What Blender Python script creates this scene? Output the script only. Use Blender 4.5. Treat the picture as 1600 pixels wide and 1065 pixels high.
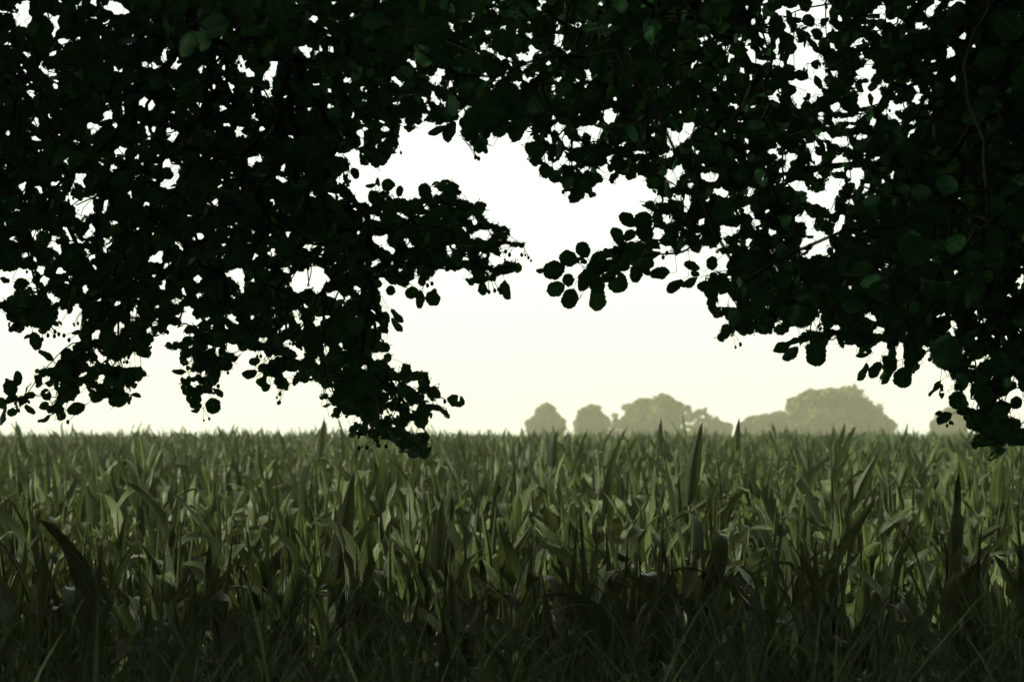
import bpy, math, random
import numpy as np
from mathutils import Vector
R = math.radians
for _o in list(bpy.data.objects): bpy.data.objects.remove(_o)
scene = bpy.context.scene

# ---------------------------------------------------------------- camera
CAM = np.array([0.0, 0.0, 1.9]); PITCH = math.atan((657-532.5)/(1600*70/36)); LENS = 70.0; FPX = 1600*LENS/36
cam_d = bpy.data.cameras.new("camera"); cam_d.lens = LENS; cam_d.sensor_width = 36
cam_d.clip_start = 0.05; cam_d.clip_end = 6000
cam_d.dof.use_dof = True; cam_d.dof.focus_distance = 7.1; cam_d.dof.aperture_fstop = 5.6; cam_d.dof.aperture_blades = 7
def ground_z(y):      # the field crests about 75 m out and then falls away
    y = np.asarray(y, float); return np.where(y < 120, -1e-4*np.maximum(y-40, 0)**2, -.64-.016*(y-120))
cam = bpy.data.objects.new("camera", cam_d); scene.collection.objects.link(cam)
cam.location = CAM; cam.rotation_euler = (R(90)+PITCH, 0, 0); scene.camera = cam

# ---------------------------------------------------------------- sky and sun: a low sun veiled by haze, off to the left
SUN_EL, SUN_AZ = R(30), R(-92)      # azimuth measured from +y towards +x
world = bpy.data.worlds.new("World"); scene.world = world; world.use_nodes = True
wn = world.node_tree; bg = wn.nodes["Background"]
sky = wn.nodes.new("ShaderNodeTexSky"); sky.sky_type = 'NISHITA'; sky.sun_disc = False
sky.sun_elevation = SUN_EL; sky.sun_rotation = SUN_AZ; sky.air_density = 1.0; sky.dust_density = 1.6; sky.ozone_density = 0.3
veil = wn.nodes.new("ShaderNodeMix"); veil.data_type = 'RGBA'; veil.inputs[0].default_value = 0.80; veil.inputs[7].default_value = (5.9, 5.75, 5.35, 1)   # thin high cloud whitens the sky
wn.links.new(sky.outputs[0], veil.inputs[6]); wn.links.new(veil.outputs[2], bg.inputs[0]); bg.inputs[1].default_value = 0.10
sun_d = bpy.data.lights.new("sun", 'SUN'); sun_d.energy = 5.0; sun_d.angle = R(5); sun_d.color = (1.0, 0.90, 0.66)
sun = bpy.data.objects.new("sun", sun_d); scene.collection.objects.link(sun)
_sd = Vector((math.sin(SUN_AZ)*math.cos(SUN_EL), math.cos(SUN_AZ)*math.cos(SUN_EL), math.sin(SUN_EL)))
sun.rotation_euler = (-_sd).to_track_quat('-Z', 'Y').to_euler()
vs = scene.view_settings; vs.view_transform = 'Standard'; vs.look = 'None'; vs.exposure = 1.15; vs.gamma = 1
vs.use_white_balance = True; vs.white_balance_temperature = 6600; vs.white_balance_tint = -6
scene.cycles.max_bounces = 8; scene.cycles.transparent_max_bounces = 8; scene.cycles.volume_bounces = 1

# ---------------------------------------------------------------- helpers
FWD = np.array([0, math.cos(PITCH), math.sin(PITCH)]); UPV = np.array([0, -math.sin(PITCH), math.cos(PITCH)]); RGT = np.array([1.0, 0, 0])
def at(px, py, d):
    return CAM + d*(FWD + (px-800)/FPX*RGT - (py-532.5)/FPX*UPV)
rng = np.random.default_rng(11); HAZE = 0.00062
def unit(v): return v/np.linalg.norm(v)
class Geo:
    def __init__(s): s.v, s.f, s.uv, s.t, s.n = [], [], [], [], 0
    def add(s, v, f, uv=None, tone=0.5):
        v = np.asarray(v, np.float32); k = len(v)
        s.v.append(v); s.f.append(np.asarray(f, np.int32)+s.n)
        s.uv.append(np.zeros((k, 2), np.float32) if uv is None else np.asarray(uv, np.float32))
        s.t.append(np.full(k, tone, np.float32) if np.isscalar(tone) else np.asarray(tone, np.float32)); s.n += k
    def arrays(s): return np.concatenate(s.v), np.concatenate(s.f), np.concatenate(s.uv), np.concatenate(s.t)
def mesh_of(name, V, F, UV, T, mat, smooth=True):
    me = bpy.data.meshes.new(name); nv, nf = len(V), len(F)
    me.vertices.add(nv); me.vertices.foreach_set("co", V.astype(np.float32).ravel())
    me.loops.add(nf*4); me.loops.foreach_set("vertex_index", F.astype(np.int32).ravel())
    me.polygons.add(nf); me.polygons.foreach_set("loop_start", np.arange(0, nf*4, 4, dtype=np.int32))
    me.polygons.foreach_set("loop_total", np.full(nf, 4, np.int32))
    me.polygons.foreach_set("use_smooth", np.full(nf, smooth))
    a = me.attributes.new("leafuv", 'FLOAT2', 'POINT'); a.data.foreach_set("vector", UV.astype(np.float32).ravel())
    b = me.attributes.new("tone", 'FLOAT', 'POINT'); b.data.foreach_set("value", T.astype(np.float32))
    me.update(calc_edges=True); me.materials.append(mat); return me
def link(name, me, parent=None):
    o = bpy.data.objects.new(name, me); scene.collection.objects.link(o)
    if parent is not None: o.parent = parent
    return o
def build(name, g, mat, parent=None, smooth=True):
    V, F, UV, T = g.arrays()
    if parent is not None:
        V = V - np.array(parent_world(parent), np.float32)
    return link(name, mesh_of(name, V, F, UV, T, mat, smooth), parent)
def parent_world(o):
    p = Vector((0, 0, 0))
    while o is not None: p += o.location; o = o.parent
    return p
def tag(o, label=None, cat=None, group=None, kind=None):
    if label: o["label"] = label
    if cat: o["category"] = cat
    if group: o["group"] = group
    if kind: o["kind"] = kind
    return o
def empty(name, loc):
    o = bpy.data.objects.new(name, None); scene.collection.objects.link(o); o.location = loc
    o.empty_display_size = 0.2; return o
def tube(g, pts, rad, sides=5, tone=0.5):
    pts = np.asarray(pts, float); n = len(pts)
    tan = np.gradient(pts, axis=0); tan /= np.linalg.norm(tan, axis=1)[:, None]+1e-12
    ref = np.array([0.31, 0.2, 0.93]) if abs(tan[:, 2]).mean() < 0.8 else np.array([1.0, 0.1, 0.05])
    a = np.cross(tan, ref); a /= np.linalg.norm(a, axis=1)[:, None]; b = np.cross(tan, a)
    th = np.arange(sides)*2*math.pi/sides; rad = np.broadcast_to(np.asarray(rad, float), (n,))
    V = pts[:, None, :] + rad[:, None, None]*(np.cos(th)[None, :, None]*a[:, None, :]+np.sin(th)[None, :, None]*b[:, None, :])
    i = np.arange(n-1)[:, None]*sides; j = np.arange(sides)[None, :]; k = (j+1) % sides
    F = np.stack([i+j, i+k, i+sides+k, i+sides+j], -1).reshape(-1, 4)
    uv = np.stack([np.tile(np.arange(sides)/sides, n), np.repeat(np.arange(n)/max(n-1, 1), sides)], -1)
    g.add(V.reshape(-1, 3), F, uv, tone)

# ---------------------------------------------------------------- materials
def new_mat(name):
    m = bpy.data.materials.new(name); m.use_nodes = True; nt = m.node_tree; nt.nodes.clear()
    out = nt.nodes.new("ShaderNodeOutputMaterial"); return m, nt, out
def mixrgb(nt, fac, a, b, mode='MIX'):
    n = nt.nodes.new("ShaderNodeMix"); n.data_type = 'RGBA'; n.blend_type = mode
    for key, val in ((0, fac), (6, a), (7, b)):
        if isinstance(val, (tuple, float, int)): n.inputs[key].default_value = val if not isinstance(val, tuple) else (*val, 1)
        else: nt.links.new(val, n.inputs[key])
    return n.outputs[2]
def attr(nt, name):
    a = nt.nodes.new("ShaderNodeAttribute"); a.attribute_name = name; return a
def math_n(nt, op, a, b=None):
    n = nt.nodes.new("ShaderNodeMath"); n.operation = op
    for i, v in enumerate((a, b)):
        if v is None: continue
        if isinstance(v, (int, float)): n.inputs[i].default_value = v
        else: nt.links.new(v, n.inputs[i])
    return n.outputs[0]
def leaf_mat(name, dark, light, trans, tfac, rough, vein, freq, chevron=0.0, bump=0.25, spec=0.4):
    m, nt, out = new_mat(name); L = nt.links
    uv = attr(nt, "leafuv"); tone = attr(nt, "tone"); sep = nt.nodes.new("ShaderNodeSeparateXYZ"); L.new(uv.outputs["Vector"], sep.inputs[0])
    ax = math_n(nt, 'ABSOLUTE', sep.outputs[0])
    if chevron: ph = math_n(nt, 'ADD', sep.outputs[1], math_n(nt, 'MULTIPLY', ax, -chevron))
    else: ph = sep.outputs[0]
    w = math_n(nt, 'SINE', math_n(nt, 'MULTIPLY', ph, freq))
    wv = nt.nodes.new("ShaderNodeMapRange"); wv.inputs[1].default_value = 0.2; wv.inputs[2].default_value = 1.0; L.new(w, wv.inputs[0])
    mid = nt.nodes.new("ShaderNodeMapRange"); mid.inputs[1].default_value = 0.09; mid.inputs[2].default_value = 0.02; L.new(ax, mid.inputs[0])
    tc = nt.nodes.new("ShaderNodeTexCoord")
    no = nt.nodes.new("ShaderNodeTexNoise"); no.inputs["Scale"].default_value = 7; no.inputs["Detail"].default_value = 4; L.new(tc.outputs["Object"], no.inputs["Vector"])
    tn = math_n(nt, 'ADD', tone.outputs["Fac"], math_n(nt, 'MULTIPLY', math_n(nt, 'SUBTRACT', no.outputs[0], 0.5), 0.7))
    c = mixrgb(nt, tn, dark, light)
    c = mixrgb(nt, math_n(nt, 'MULTIPLY', wv.outputs[0], vein), c, tuple(min(1, x*2.2) for x in light))
    c = mixrgb(nt, math_n(nt, 'MULTIPLY', mid.outputs[0], 0.6), c, tuple(min(1, x*2.4) for x in light))
    b = nt.nodes.new("ShaderNodeBsdfPrincipled"); L.new(c, b.inputs["Base Color"]); b.inputs["Roughness"].default_value = rough
    b.inputs["Specular IOR Level"].default_value = spec
    bp = nt.nodes.new("ShaderNodeBump"); bp.inputs["Strength"].default_value = bump; bp.inputs["Distance"].default_value = 0.002
    L.new(math_n(nt, 'ADD', w, math_n(nt, 'MULTIPLY', no.outputs[0], 1.5)), bp.inputs["Height"]); L.new(bp.outputs[0], b.inputs["Normal"])
    t = nt.nodes.new("ShaderNodeBsdfTranslucent"); L.new(mixrgb(nt, 0.6, c, trans), t.inputs[0])
    mx = nt.nodes.new("ShaderNodeMixShader"); mx.inputs[0].default_value = tfac
    L.new(b.outputs[0], mx.inputs[1]); L.new(t.outputs[0], mx.inputs[2]); L.new(mx.outputs[0], out.inputs[0]); return m
def plain_mat(name, a, b, scale, rough=0.85, bump=0.4, stretch=(1, 1, 1), dist=0.01):
    m, nt, out = new_mat(name); L = nt.links
    tc = nt.nodes.new("ShaderNodeTexCoord"); mp = nt.nodes.new("ShaderNodeMapping"); mp.inputs["Scale"].default_value = stretch
    L.new(tc.outputs["Object"], mp.inputs[0])
    no = nt.nodes.new("ShaderNodeTexNoise"); no.inputs["Scale"].default_value = scale; no.inputs["Detail"].default_value = 8; no.inputs["Roughness"].default_value = 0.65
    L.new(mp.outputs[0], no.inputs["Vector"])
    mr = nt.nodes.new("ShaderNodeMapRange"); mr.inputs[1].default_value = 0.3; mr.inputs[2].default_value = 0.7; L.new(no.outputs[0], mr.inputs[0])
    s = nt.nodes.new("ShaderNodeBsdfPrincipled"); s.inputs["Specular IOR Level"].default_value = .05; L.new(mixrgb(nt, mr.outputs[0], a, b), s.inputs["Base Color"]); s.inputs["Roughness"].default_value = rough
    bp = nt.nodes.new("ShaderNodeBump"); bp.inputs["Strength"].default_value = bump; bp.inputs["Distance"].default_value = dist
    L.new(no.outputs[0], bp.inputs["Height"]); L.new(bp.outputs[0], s.inputs["Normal"]); L.new(s.outputs[0], out.inputs[0]); return m
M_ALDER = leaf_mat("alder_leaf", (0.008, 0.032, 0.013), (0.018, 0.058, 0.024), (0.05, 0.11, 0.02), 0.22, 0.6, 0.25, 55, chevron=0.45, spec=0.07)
M_CORN = leaf_mat("maize_leaf", (0.002, 0.010, 0.003), (0.044, 0.062, 0.018), (0.08, 0.10, 0.03), 0.14, 0.45, 0.8, 44, bump=0.6, spec=0.22)
M_GRASS = leaf_mat("grass_leaf", (0.012, 0.030, 0.011), (0.085, 0.125, 0.050), (0.03, 0.05, 0.015), 0.2, 0.55, 0.2, 20, spec=0.2)
M_FAR = leaf_mat("distant_leaf", (0.010, 0.018, 0.006), (0.085, 0.095, 0.030), (0.12, 0.12, 0.04), 0.12, 0.7, 0.0, 5, bump=0.0, spec=0.2)
M_BARK = plain_mat("alder_bark", (0.028, 0.026, 0.020), (0.075, 0.070, 0.055), 9, stretch=(1, 1, 0.25), bump=0.8)
M_TWIG = plain_mat("alder_twig", (0.010, 0.012, 0.008), (0.022, 0.022, 0.014), 30)
M_STALK = plain_mat("maize_stalk", (0.055, 0.075, 0.035), (0.10, 0.115, 0.06), 12, rough=0.5, stretch=(1, 1, 0.2))
M_SOIL = plain_mat("field_soil", (0.030, 0.026, 0.018), (0.070, 0.060, 0.042), 3, bump=0.8, dist=0.05)
M_VERGE = plain_mat("verge_soil", (0.018, 0.022, 0.012), (0.040, 0.045, 0.024), 5, bump=0.8, dist=0.05)
# ---------------------------------------------------------------- where the hanging boughs leave sky open
# plan of the canopy as seen from the lane side: tile origin, then outlines in quarter units
HOLES = {
(0,0): """80,45 110,40 150,5 185,0 185,60 170,85 205,120 160,145 152,172 130,155 90,145 90,100 60,80 20,85 0,95 0,65 40,75 90,85 130,95 140,70 110,70 150,35 90,52
280,80 300,65 300,110 345,100 375,95 360,130 330,150 310,120 285,105
335,155 370,160 355,200 338,190
325,205 342,200 332,240 322,225
360,245 400,240 420,255 440,250 390,290 380,265
440,262 470,245 455,275
355,5 400,0 385,22
555,0 600,0 607,40 595,45 575,20
635,45 670,40 685,0 715,15 745,15 770,60 805,75 800,88 750,90 725,75 700,78 690,60 650,55
705,88 740,92 725,98
470,40 495,40 480,60
515,135 545,130 575,100 605,110 600,125 570,120 545,143
628,145 680,132 680,158 640,160
760,175 790,160 770,182
490,255 500,235 530,205 538,210 515,240
620,225 640,225 632,245
25,260 75,275 65,305 35,290
135,320 190,335 195,350 170,352 145,340
300,355 310,335 355,320 355,335 325,345
248,425 275,422 300,440 335,430 350,460 310,473 255,450
145,435 172,435 168,455 145,455
90,462 125,465 120,475 95,472
150,540 185,515 200,502 200,525 175,540
80,540 115,540 100,552
155,568 210,570 212,602 180,598
315,540 350,515 378,540 350,548
690,435 730,425 725,445
745,440 768,420 762,450 748,460
885,410 890,398 940,395 960,385 985,415 1005,425 990,432 955,430 945,412 900,420
1010,375 1012,335 1035,295 1050,300 1035,335 1035,385 1000,378
1055,405 1070,395 1120,395 1125,420 1080,437
1090,355 1115,365 1105,385
1325,390 1335,362 1370,350 1362,400
1385,410 1410,405 1422,440 1408,462 1395,440
1225,435 1260,425 1262,395 1280,420 1245,470 1250,445
1460,395 1505,345 1525,385 1530,430 1600,460 1600,480 1550,478 1525,450 1490,450 1490,415
1385,475 1420,490 1445,520 1475,545 1450,555 1455,590 1425,590 1440,545
1305,580 1315,545 1365,505 1350,540 1325,580
1560,560 1600,530 1600,570 1575,580
870,630 915,618 940,632 965,640 975,665 940,690 905,685 875,665
640,765 650,710 685,690 710,695 690,740
655,655 690,632 670,660
750,665 775,660 790,730 772,730 765,695 750,690
545,800 540,770 570,770 600,790 615,748 620,785 645,790 600,820 570,850 575,815
705,770 735,770 740,810 715,800
905,765 920,790 950,812 1010,780 1000,805 920,855 915,810
1055,765 1070,740 1080,750 1065,778
1030,790 1070,785 1115,830 1105,870 1075,885 1035,865 1070,850 1060,820 1030,815
1245,690 1250,640 1260,632 1278,655 1258,690
1370,665 1410,652 1408,685 1395,702
1240,730 1275,750 1268,765 1245,748
1375,780 1445,770 1440,785 1390,788
1465,855 1480,800 1515,790 1505,830 1545,855 1540,863 1490,850
1570,610 1580,605 1600,650 1600,670
1570,720 1600,700 1600,760
200,765 235,740 258,780 240,800
280,730 310,715 320,740
185,860 235,850 240,885 210,875
460,880 475,868 490,890 475,908
725,960 725,930 760,915 785,935 785,960
255,930 285,925 265,948
38,820 55,820 48,852""",
(400,0): """320,118 350,115 352,140 335,165 330,140
365,105 385,90 378,135 368,138
420,240 460,208 460,225 432,242
265,290 300,270 325,300 360,305 320,340 280,320
365,345 375,320 410,290 415,310 385,325 375,350
230,385 258,378 240,390
460,325 480,282 490,325 470,333
280,368 330,355 350,362 300,375
300,425 320,435 310,452
25,345 75,380 70,388
25,490 75,445 100,395 130,340 143,350 145,380 130,400 125,455 105,500 95,600 85,607 25,600 0,570 0,550 35,570 80,560 90,520 70,495
155,620 185,598 205,600 165,622
215,655 240,660 238,678
315,680 325,662 345,685 335,700
390,665 420,652 425,670 405,680
445,655 460,645 472,668 458,680
0,670 15,695 5,715 0,715
0,740 60,735 50,750 15,750
20,810 50,782 72,795 45,838
155,850 165,845 160,865
190,845 230,835 268,855 250,868 205,855
535,505 570,483 595,500 575,518
650,545 680,540 665,568
840,485 870,490 900,520 890,530
885,545 905,545 895,557
925,372 975,375 1005,415 990,430 965,395
975,330 1010,348 990,345
1165,370 1185,360 1170,378
1080,505 1085,488 1110,485 1135,440 1195,440 1175,465 1145,495 1150,548 1125,512 1095,518
1190,545 1220,505 1235,530 1210,560
1250,600 1260,570 1268,600
1090,590 1110,580 1125,615 1162,630 1155,660 1120,640 1095,620
1042,605 1070,610 1062,648 1045,625
855,645 905,640 905,655 865,655
1035,715 1075,710 1080,725 1045,742
1070,662 1092,685 1065,690
1255,690 1290,685 1350,655 1350,678 1300,710 1285,740 1270,745 1270,705
1400,490 1415,455 1440,460 1450,500 1430,515 1415,510
1480,520 1525,480 1530,490 1490,530
1545,460 1585,435 1560,485
1505,335 1550,355 1600,370 1600,420 1580,400 1580,370 1520,368
1400,310 1425,260 1440,290 1485,320 1480,335 1460,335 1450,310 1425,322
1330,230 1360,225 1345,240
1430,190 1465,185 1465,215 1440,220
1510,200 1545,155 1558,190 1540,215
1345,85 1400,75 1400,88 1365,105
1335,115 1350,112 1345,150 1333,150
1445,40 1475,60 1465,70
1485,50 1495,45 1520,90 1495,85
1515,0 1540,20 1525,15
1200,160 1215,142 1235,170 1240,185 1215,180
1435,390 1450,395 1440,410
1520,560 1585,540 1580,555 1540,570
583,90 610,90 598,100
1370,815 1400,795 1400,830 1380,838
780,810 790,790 845,808 800,830
490,915 515,898 500,940
655,760 665,750 685,770 660,782
625,835 680,795 700,815 665,830 665,880 680,915 650,915 655,850 635,845
575,745 615,708 620,720 590,745
780,880 815,862 795,888
1405,695 1440,650 1432,675
583,960 585,935 640,935 650,960
865,965 885,920 890,870 905,800 910,745 930,730 925,790 945,830 970,830 1010,780 1035,790 1045,755 1090,770 1140,785 1180,765 1240,768 1260,740 1275,810 1285,850 1320,885 1355,920 1370,965
1450,965 1455,880 1460,840 1480,835 1490,865 1550,860 1555,835 1585,850 1600,890 1605,965""",
(800,0): """165,0 215,0 210,20 180,30
160,50 180,38 190,60 170,65
83,145 110,130 105,160
20,200 45,205 35,222
80,205 130,205 120,235 95,230
275,140 285,125 297,175 290,192 275,175
268,212 320,215 315,300 285,300 270,260
330,318 385,325 400,315 370,342 345,340
105,290 120,285 160,315 195,325 185,342 140,330 128,370 125,405 95,405 80,375 55,380 28,350 40,335 100,345 110,320
210,395 240,390 238,413 215,410
135,465 165,442 175,460 155,485
45,420 95,405 85,420 70,430 75,460 95,490 150,480 95,512 75,500 65,460
0,512 55,510 45,565 25,570 10,545
265,490 305,490 300,510 270,510
245,545 260,530 275,570 250,600
390,510 425,505 410,530
355,150 390,150 375,160
395,155 415,138 435,155 415,180
590,155 610,140 618,160 600,168
525,30 555,15 550,40
470,480 480,455 510,490 540,490 515,515 480,500
450,460 465,430 478,440
500,430 520,415 515,430
438,540 480,532 475,540
630,620 650,600 658,625
550,705 555,690 590,695 625,675 640,710 675,715 645,740 640,755 600,775 570,750 590,720
385,715 430,700 435,715 395,728
245,730 270,730 275,755
230,800 290,772 345,785 345,797 300,805 325,830 330,860 380,890 450,885 430,915 385,930 330,900 295,850 270,810 235,820
205,870 230,840 265,900 230,880
415,800 525,775 530,800 585,805 555,835 540,870 490,905 495,850 450,820 435,860 415,840
310,935 335,940 335,965 320,965
195,945 235,955 195,960
865,845 905,850 875,865
655,905 720,880 700,920
970,800 1000,825 1055,825 1085,855 1065,800 1080,770 1100,770 1135,750 1150,780 1125,820 1110,870 1070,880 1020,915 990,955 985,900 970,840
1130,915 1175,950 1170,965 1140,965
1040,690 1050,685 1070,730 1050,720
905,770 945,770 930,778
850,775 870,785 860,795
1310,655 1360,638 1365,660 1325,668
1375,655 1425,655 1405,675 1380,670
1480,665 1515,665 1500,682
1380,850 1405,850 1395,868
1460,880 1475,870 1478,905 1468,905
1265,840 1285,800 1288,820 1270,860
1305,905 1340,885 1325,910
1250,570 1280,530 1305,520 1275,570
1310,495 1345,480 1340,515
1170,485 1195,505 1175,520
1120,430 1160,365 1175,370 1135,430
1430,435 1460,428 1450,445
1480,470 1510,465 1495,500
1560,495 1600,490 1600,510
1180,250 1210,215 1230,215 1215,250 1185,265
1240,210 1270,205 1260,245 1245,240
1175,280 1205,295 1190,320
1275,270 1315,260 1300,285
1310,295 1370,285 1362,330 1390,355 1335,390 1350,340
1455,330 1480,310 1525,325 1520,370 1580,370 1590,395 1520,410 1490,385 1460,365
1455,295 1465,255 1490,240 1490,290 1470,305
1405,270 1420,225 1435,200 1425,260
1540,305 1600,265 1600,290 1565,318
1535,60 1565,40 1575,5 1600,0 1600,35 1550,90
1500,190 1570,215 1600,200 1575,155 1600,110 1600,255 1570,240 1530,215
1495,130 1515,115 1520,145 1500,150
1450,45 1485,35 1460,65
1190,0 1210,10 1200,20
1210,35 1235,30 1222,48
1115,215 1130,210 1125,228
0,895 40,885 75,865 80,820 120,780 130,800 105,840 140,880 135,900 85,880 75,965 0,965
770,965 785,935 800,950 850,945 845,965""",
(1200,0): """0,95 50,60 100,45 160,40 200,0 390,0 395,50 430,95 465,105 460,125 420,140 435,185 420,220 440,260 430,325 405,300 405,260 375,240 360,280 350,300 280,310 290,330 320,340 340,375 350,430 370,480 350,495 360,540 395,540 380,555 330,545 345,600 300,605 310,635 240,640 290,600 235,570 220,620 195,680 135,625 140,600 175,580 170,540 120,510 170,500 215,445 160,440 165,400 130,390 100,420 50,410 0,380 60,370 100,390 140,330 120,255 80,260 90,340 60,345 30,320 60,290 50,260 0,250
555,640 570,590 545,555 530,520 600,540 590,490 560,495 545,440 600,430 605,390 640,365 660,400 640,420 700,450 750,410 780,420 785,460 795,500 790,525 770,510 765,470 735,480 705,490 745,530 735,540 700,530 705,580 725,600 680,655 670,660 660,670 620,665 585,675 560,660
510,290 560,240 610,232 625,255 580,280 520,292
615,205 640,190 690,175 710,160 705,120 690,115 620,125 650,100 650,75 680,50 710,35 720,0 735,10 730,60 735,110 730,170 710,220 690,200 640,205 620,230
600,140 635,160 620,165
740,160 745,110 790,150 800,175 770,185 735,185
780,105 830,130 835,95 855,120 850,150 815,155
870,65 875,25 890,50
920,30 925,0 942,10
980,70 1020,25 1040,75 1030,110 1010,115
1035,0 1080,0 1060,35 1045,55
1130,0 1155,10 1150,40 1135,40
1165,0 1250,0 1250,25 1225,25 1200,10 1170,15
915,150 960,135 990,160 975,185 930,180
995,165 1025,165 1020,190 1000,190
845,215 870,195 865,225
1085,75 1100,55 1112,80
1195,230 1220,200 1255,230 1240,262 1215,250
1255,295 1290,270 1300,290 1280,305
1340,240 1358,230 1350,255
1115,360 1130,300 1175,320 1165,350 1130,370
1015,390 1030,350 1050,380 1045,415
950,375 970,365 965,390
935,480 965,470 960,495
1025,450 1060,440 1050,475
1195,460 1230,455 1225,480
1235,435 1250,440 1245,480
1145,500 1160,460 1180,470 1165,520
1235,515 1250,520 1240,545
1000,550 1010,520 1025,545 1010,585
905,545 915,520 950,560 920,565
910,605 930,575 960,590 940,640 930,660
870,550 885,500 900,515
960,635 1000,620 1005,640 985,680 985,645
715,700 750,680 755,640 785,630 790,660 870,635 870,675 830,690 790,685 775,665 770,700 830,725 845,790 830,785 800,750 755,740
990,710 1040,690 1025,730
1070,680 1105,680 1095,695
865,830 925,800 925,825 885,860
880,765 920,755 915,780
785,575 815,575 810,595
1075,590 1105,595 1090,612
740,290 770,270 765,300
540,375 550,345 565,350 560,380
575,370 580,340 600,335 590,375
400,460 405,430 435,460 430,485 410,485
455,235 495,220 495,245 470,265
395,660 440,635 495,695 480,710 440,695 400,695
400,740 470,740 530,735 570,705 625,702 590,725 545,765 470,755 430,770 415,790
640,760 665,735 680,745 665,790 645,785
460,810 500,785 575,790 565,798 480,800
530,850 600,840 625,845 600,870 565,875
310,740 325,695 345,700 355,730 335,775
355,820 370,835 385,860 455,860 490,860 500,900 560,940 520,925 495,915 460,920 400,885 350,870 310,875 290,860 330,850
245,900 310,890 300,915 285,960 265,955
40,860 75,920 60,930
0,940 45,930 60,960 0,960
0,600 40,595 75,640 50,640 30,610 0,620
40,580 75,545 90,560 65,590
0,490 25,490 0,510
1285,800 1300,790 1305,810
1370,790 1385,765 1385,805
1545,395 1580,390 1585,410""",
(0,240): """25,75 45,55 45,115 30,95
215,210 240,205 270,215 268,240 235,255 222,235
90,215 130,175 165,180 150,210 165,245 145,250 130,215
180,175 208,180 200,192
140,298 175,290 155,312
305,180 340,190 375,175 388,200 330,200
465,150 495,112 540,130 515,160 535,205 520,215 495,185 475,175
440,205 460,195 450,228
415,270 440,242 455,275 490,300 530,290 565,265 610,268 575,305 585,345 595,375 550,378 510,395 500,412 480,405 470,370 475,320 425,300
635,370 645,330 665,292 685,292 665,345 660,375
680,440 690,430 745,430 740,442
685,105 690,75 725,60 720,90 695,108
785,118 815,85 810,100
835,150 875,130 860,150
800,240 840,228 815,245
875,55 905,60 895,72
840,30 855,0 868,0 858,35
975,0 1005,10 990,22
730,0 780,0 770,10
1000,60 1020,25 1060,45 1085,70 1130,72 1110,95 1112,145 1085,185 1060,225 1040,215 995,200 990,180 1050,180 1080,150 1085,100 1045,70 1020,85
935,165 970,160 965,185 945,180
890,320 900,305 930,305 905,335
950,370 955,342 965,345 958,372
930,500 960,498 985,515 960,512
1140,300 1155,300 1145,322
1165,385 1190,375 1185,405
1205,530 1215,500 1240,498 1272,510 1265,540 1225,545
1080,545 1125,548 1130,575 1165,585 1150,598 1110,570
1435,150 1460,132 1470,155
1360,215 1385,190 1385,205
1480,218 1515,210 1510,225
1535,60 1550,25 1600,35 1600,55 1580,85 1550,78
1290,310 1320,305 1310,330
1425,460 1460,445 1455,460
1385,580 1400,555 1415,582
1570,485 1582,490 1578,525
1570,630 1600,620 1600,665 1575,660
1365,635 1400,650 1385,655
1395,760 1440,740 1490,715 1530,740 1515,800 1600,795 1600,802 1515,815 1530,870 1505,870 1500,820 1475,810 1450,770 1400,770
1410,895 1475,890 1465,905
1210,785 1240,755 1265,780 1230,810
1130,845 1170,850 1150,885
1220,885 1240,865 1265,875 1235,905
1070,910 1130,910 1130,925 1085,940
990,835 1015,810 1020,785 1035,790 1030,830 1000,845
940,765 975,745 965,770
945,640 975,630 1000,605 1015,615 1010,650 1020,685 965,680 940,670
1020,715 1050,680 1070,682 1035,722
915,690 930,700 940,730
845,900 895,905 870,912
705,940 745,920 758,945 715,950
940,925 955,930 950,955
970,955 1015,950 1010,960 970,960
515,825 540,820 550,850 535,875 520,870
640,520 665,530 700,535 675,565 685,600 665,635 645,600 665,570 650,545
385,470 435,450 450,500 475,525 520,550 515,562 470,545 435,570 428,515 410,480
515,570 545,600 560,625 595,635 570,670 548,655 540,610
515,510 560,485 550,455 565,438 590,470 612,492 580,490 545,530
300,560 320,545 325,520 350,510 360,518 335,555 380,580 385,610 372,637 350,605 310,590
195,500 208,470 228,515 228,550 210,530
135,630 190,612 200,640 230,650 232,680 200,650 160,645 140,660
15,470 35,430 38,455
235,700 270,700 288,735 265,755 235,730
245,785 275,760 305,795 285,830 265,805
352,720 380,715 405,725 400,745 355,750
400,810 435,795 430,760 450,765 450,800 420,825
290,880 320,865 340,885 320,905 370,905 375,918 350,925 325,955 320,915
165,850 185,800 205,800 210,835 245,845 230,885 195,885
-500,735 55,735 90,765 85,730 130,712 165,730 225,730 215,770 190,790 160,795 155,765 130,765 105,790 80,830 100,855 100,870 50,875 60,900 0,930 -500,930""",
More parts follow.
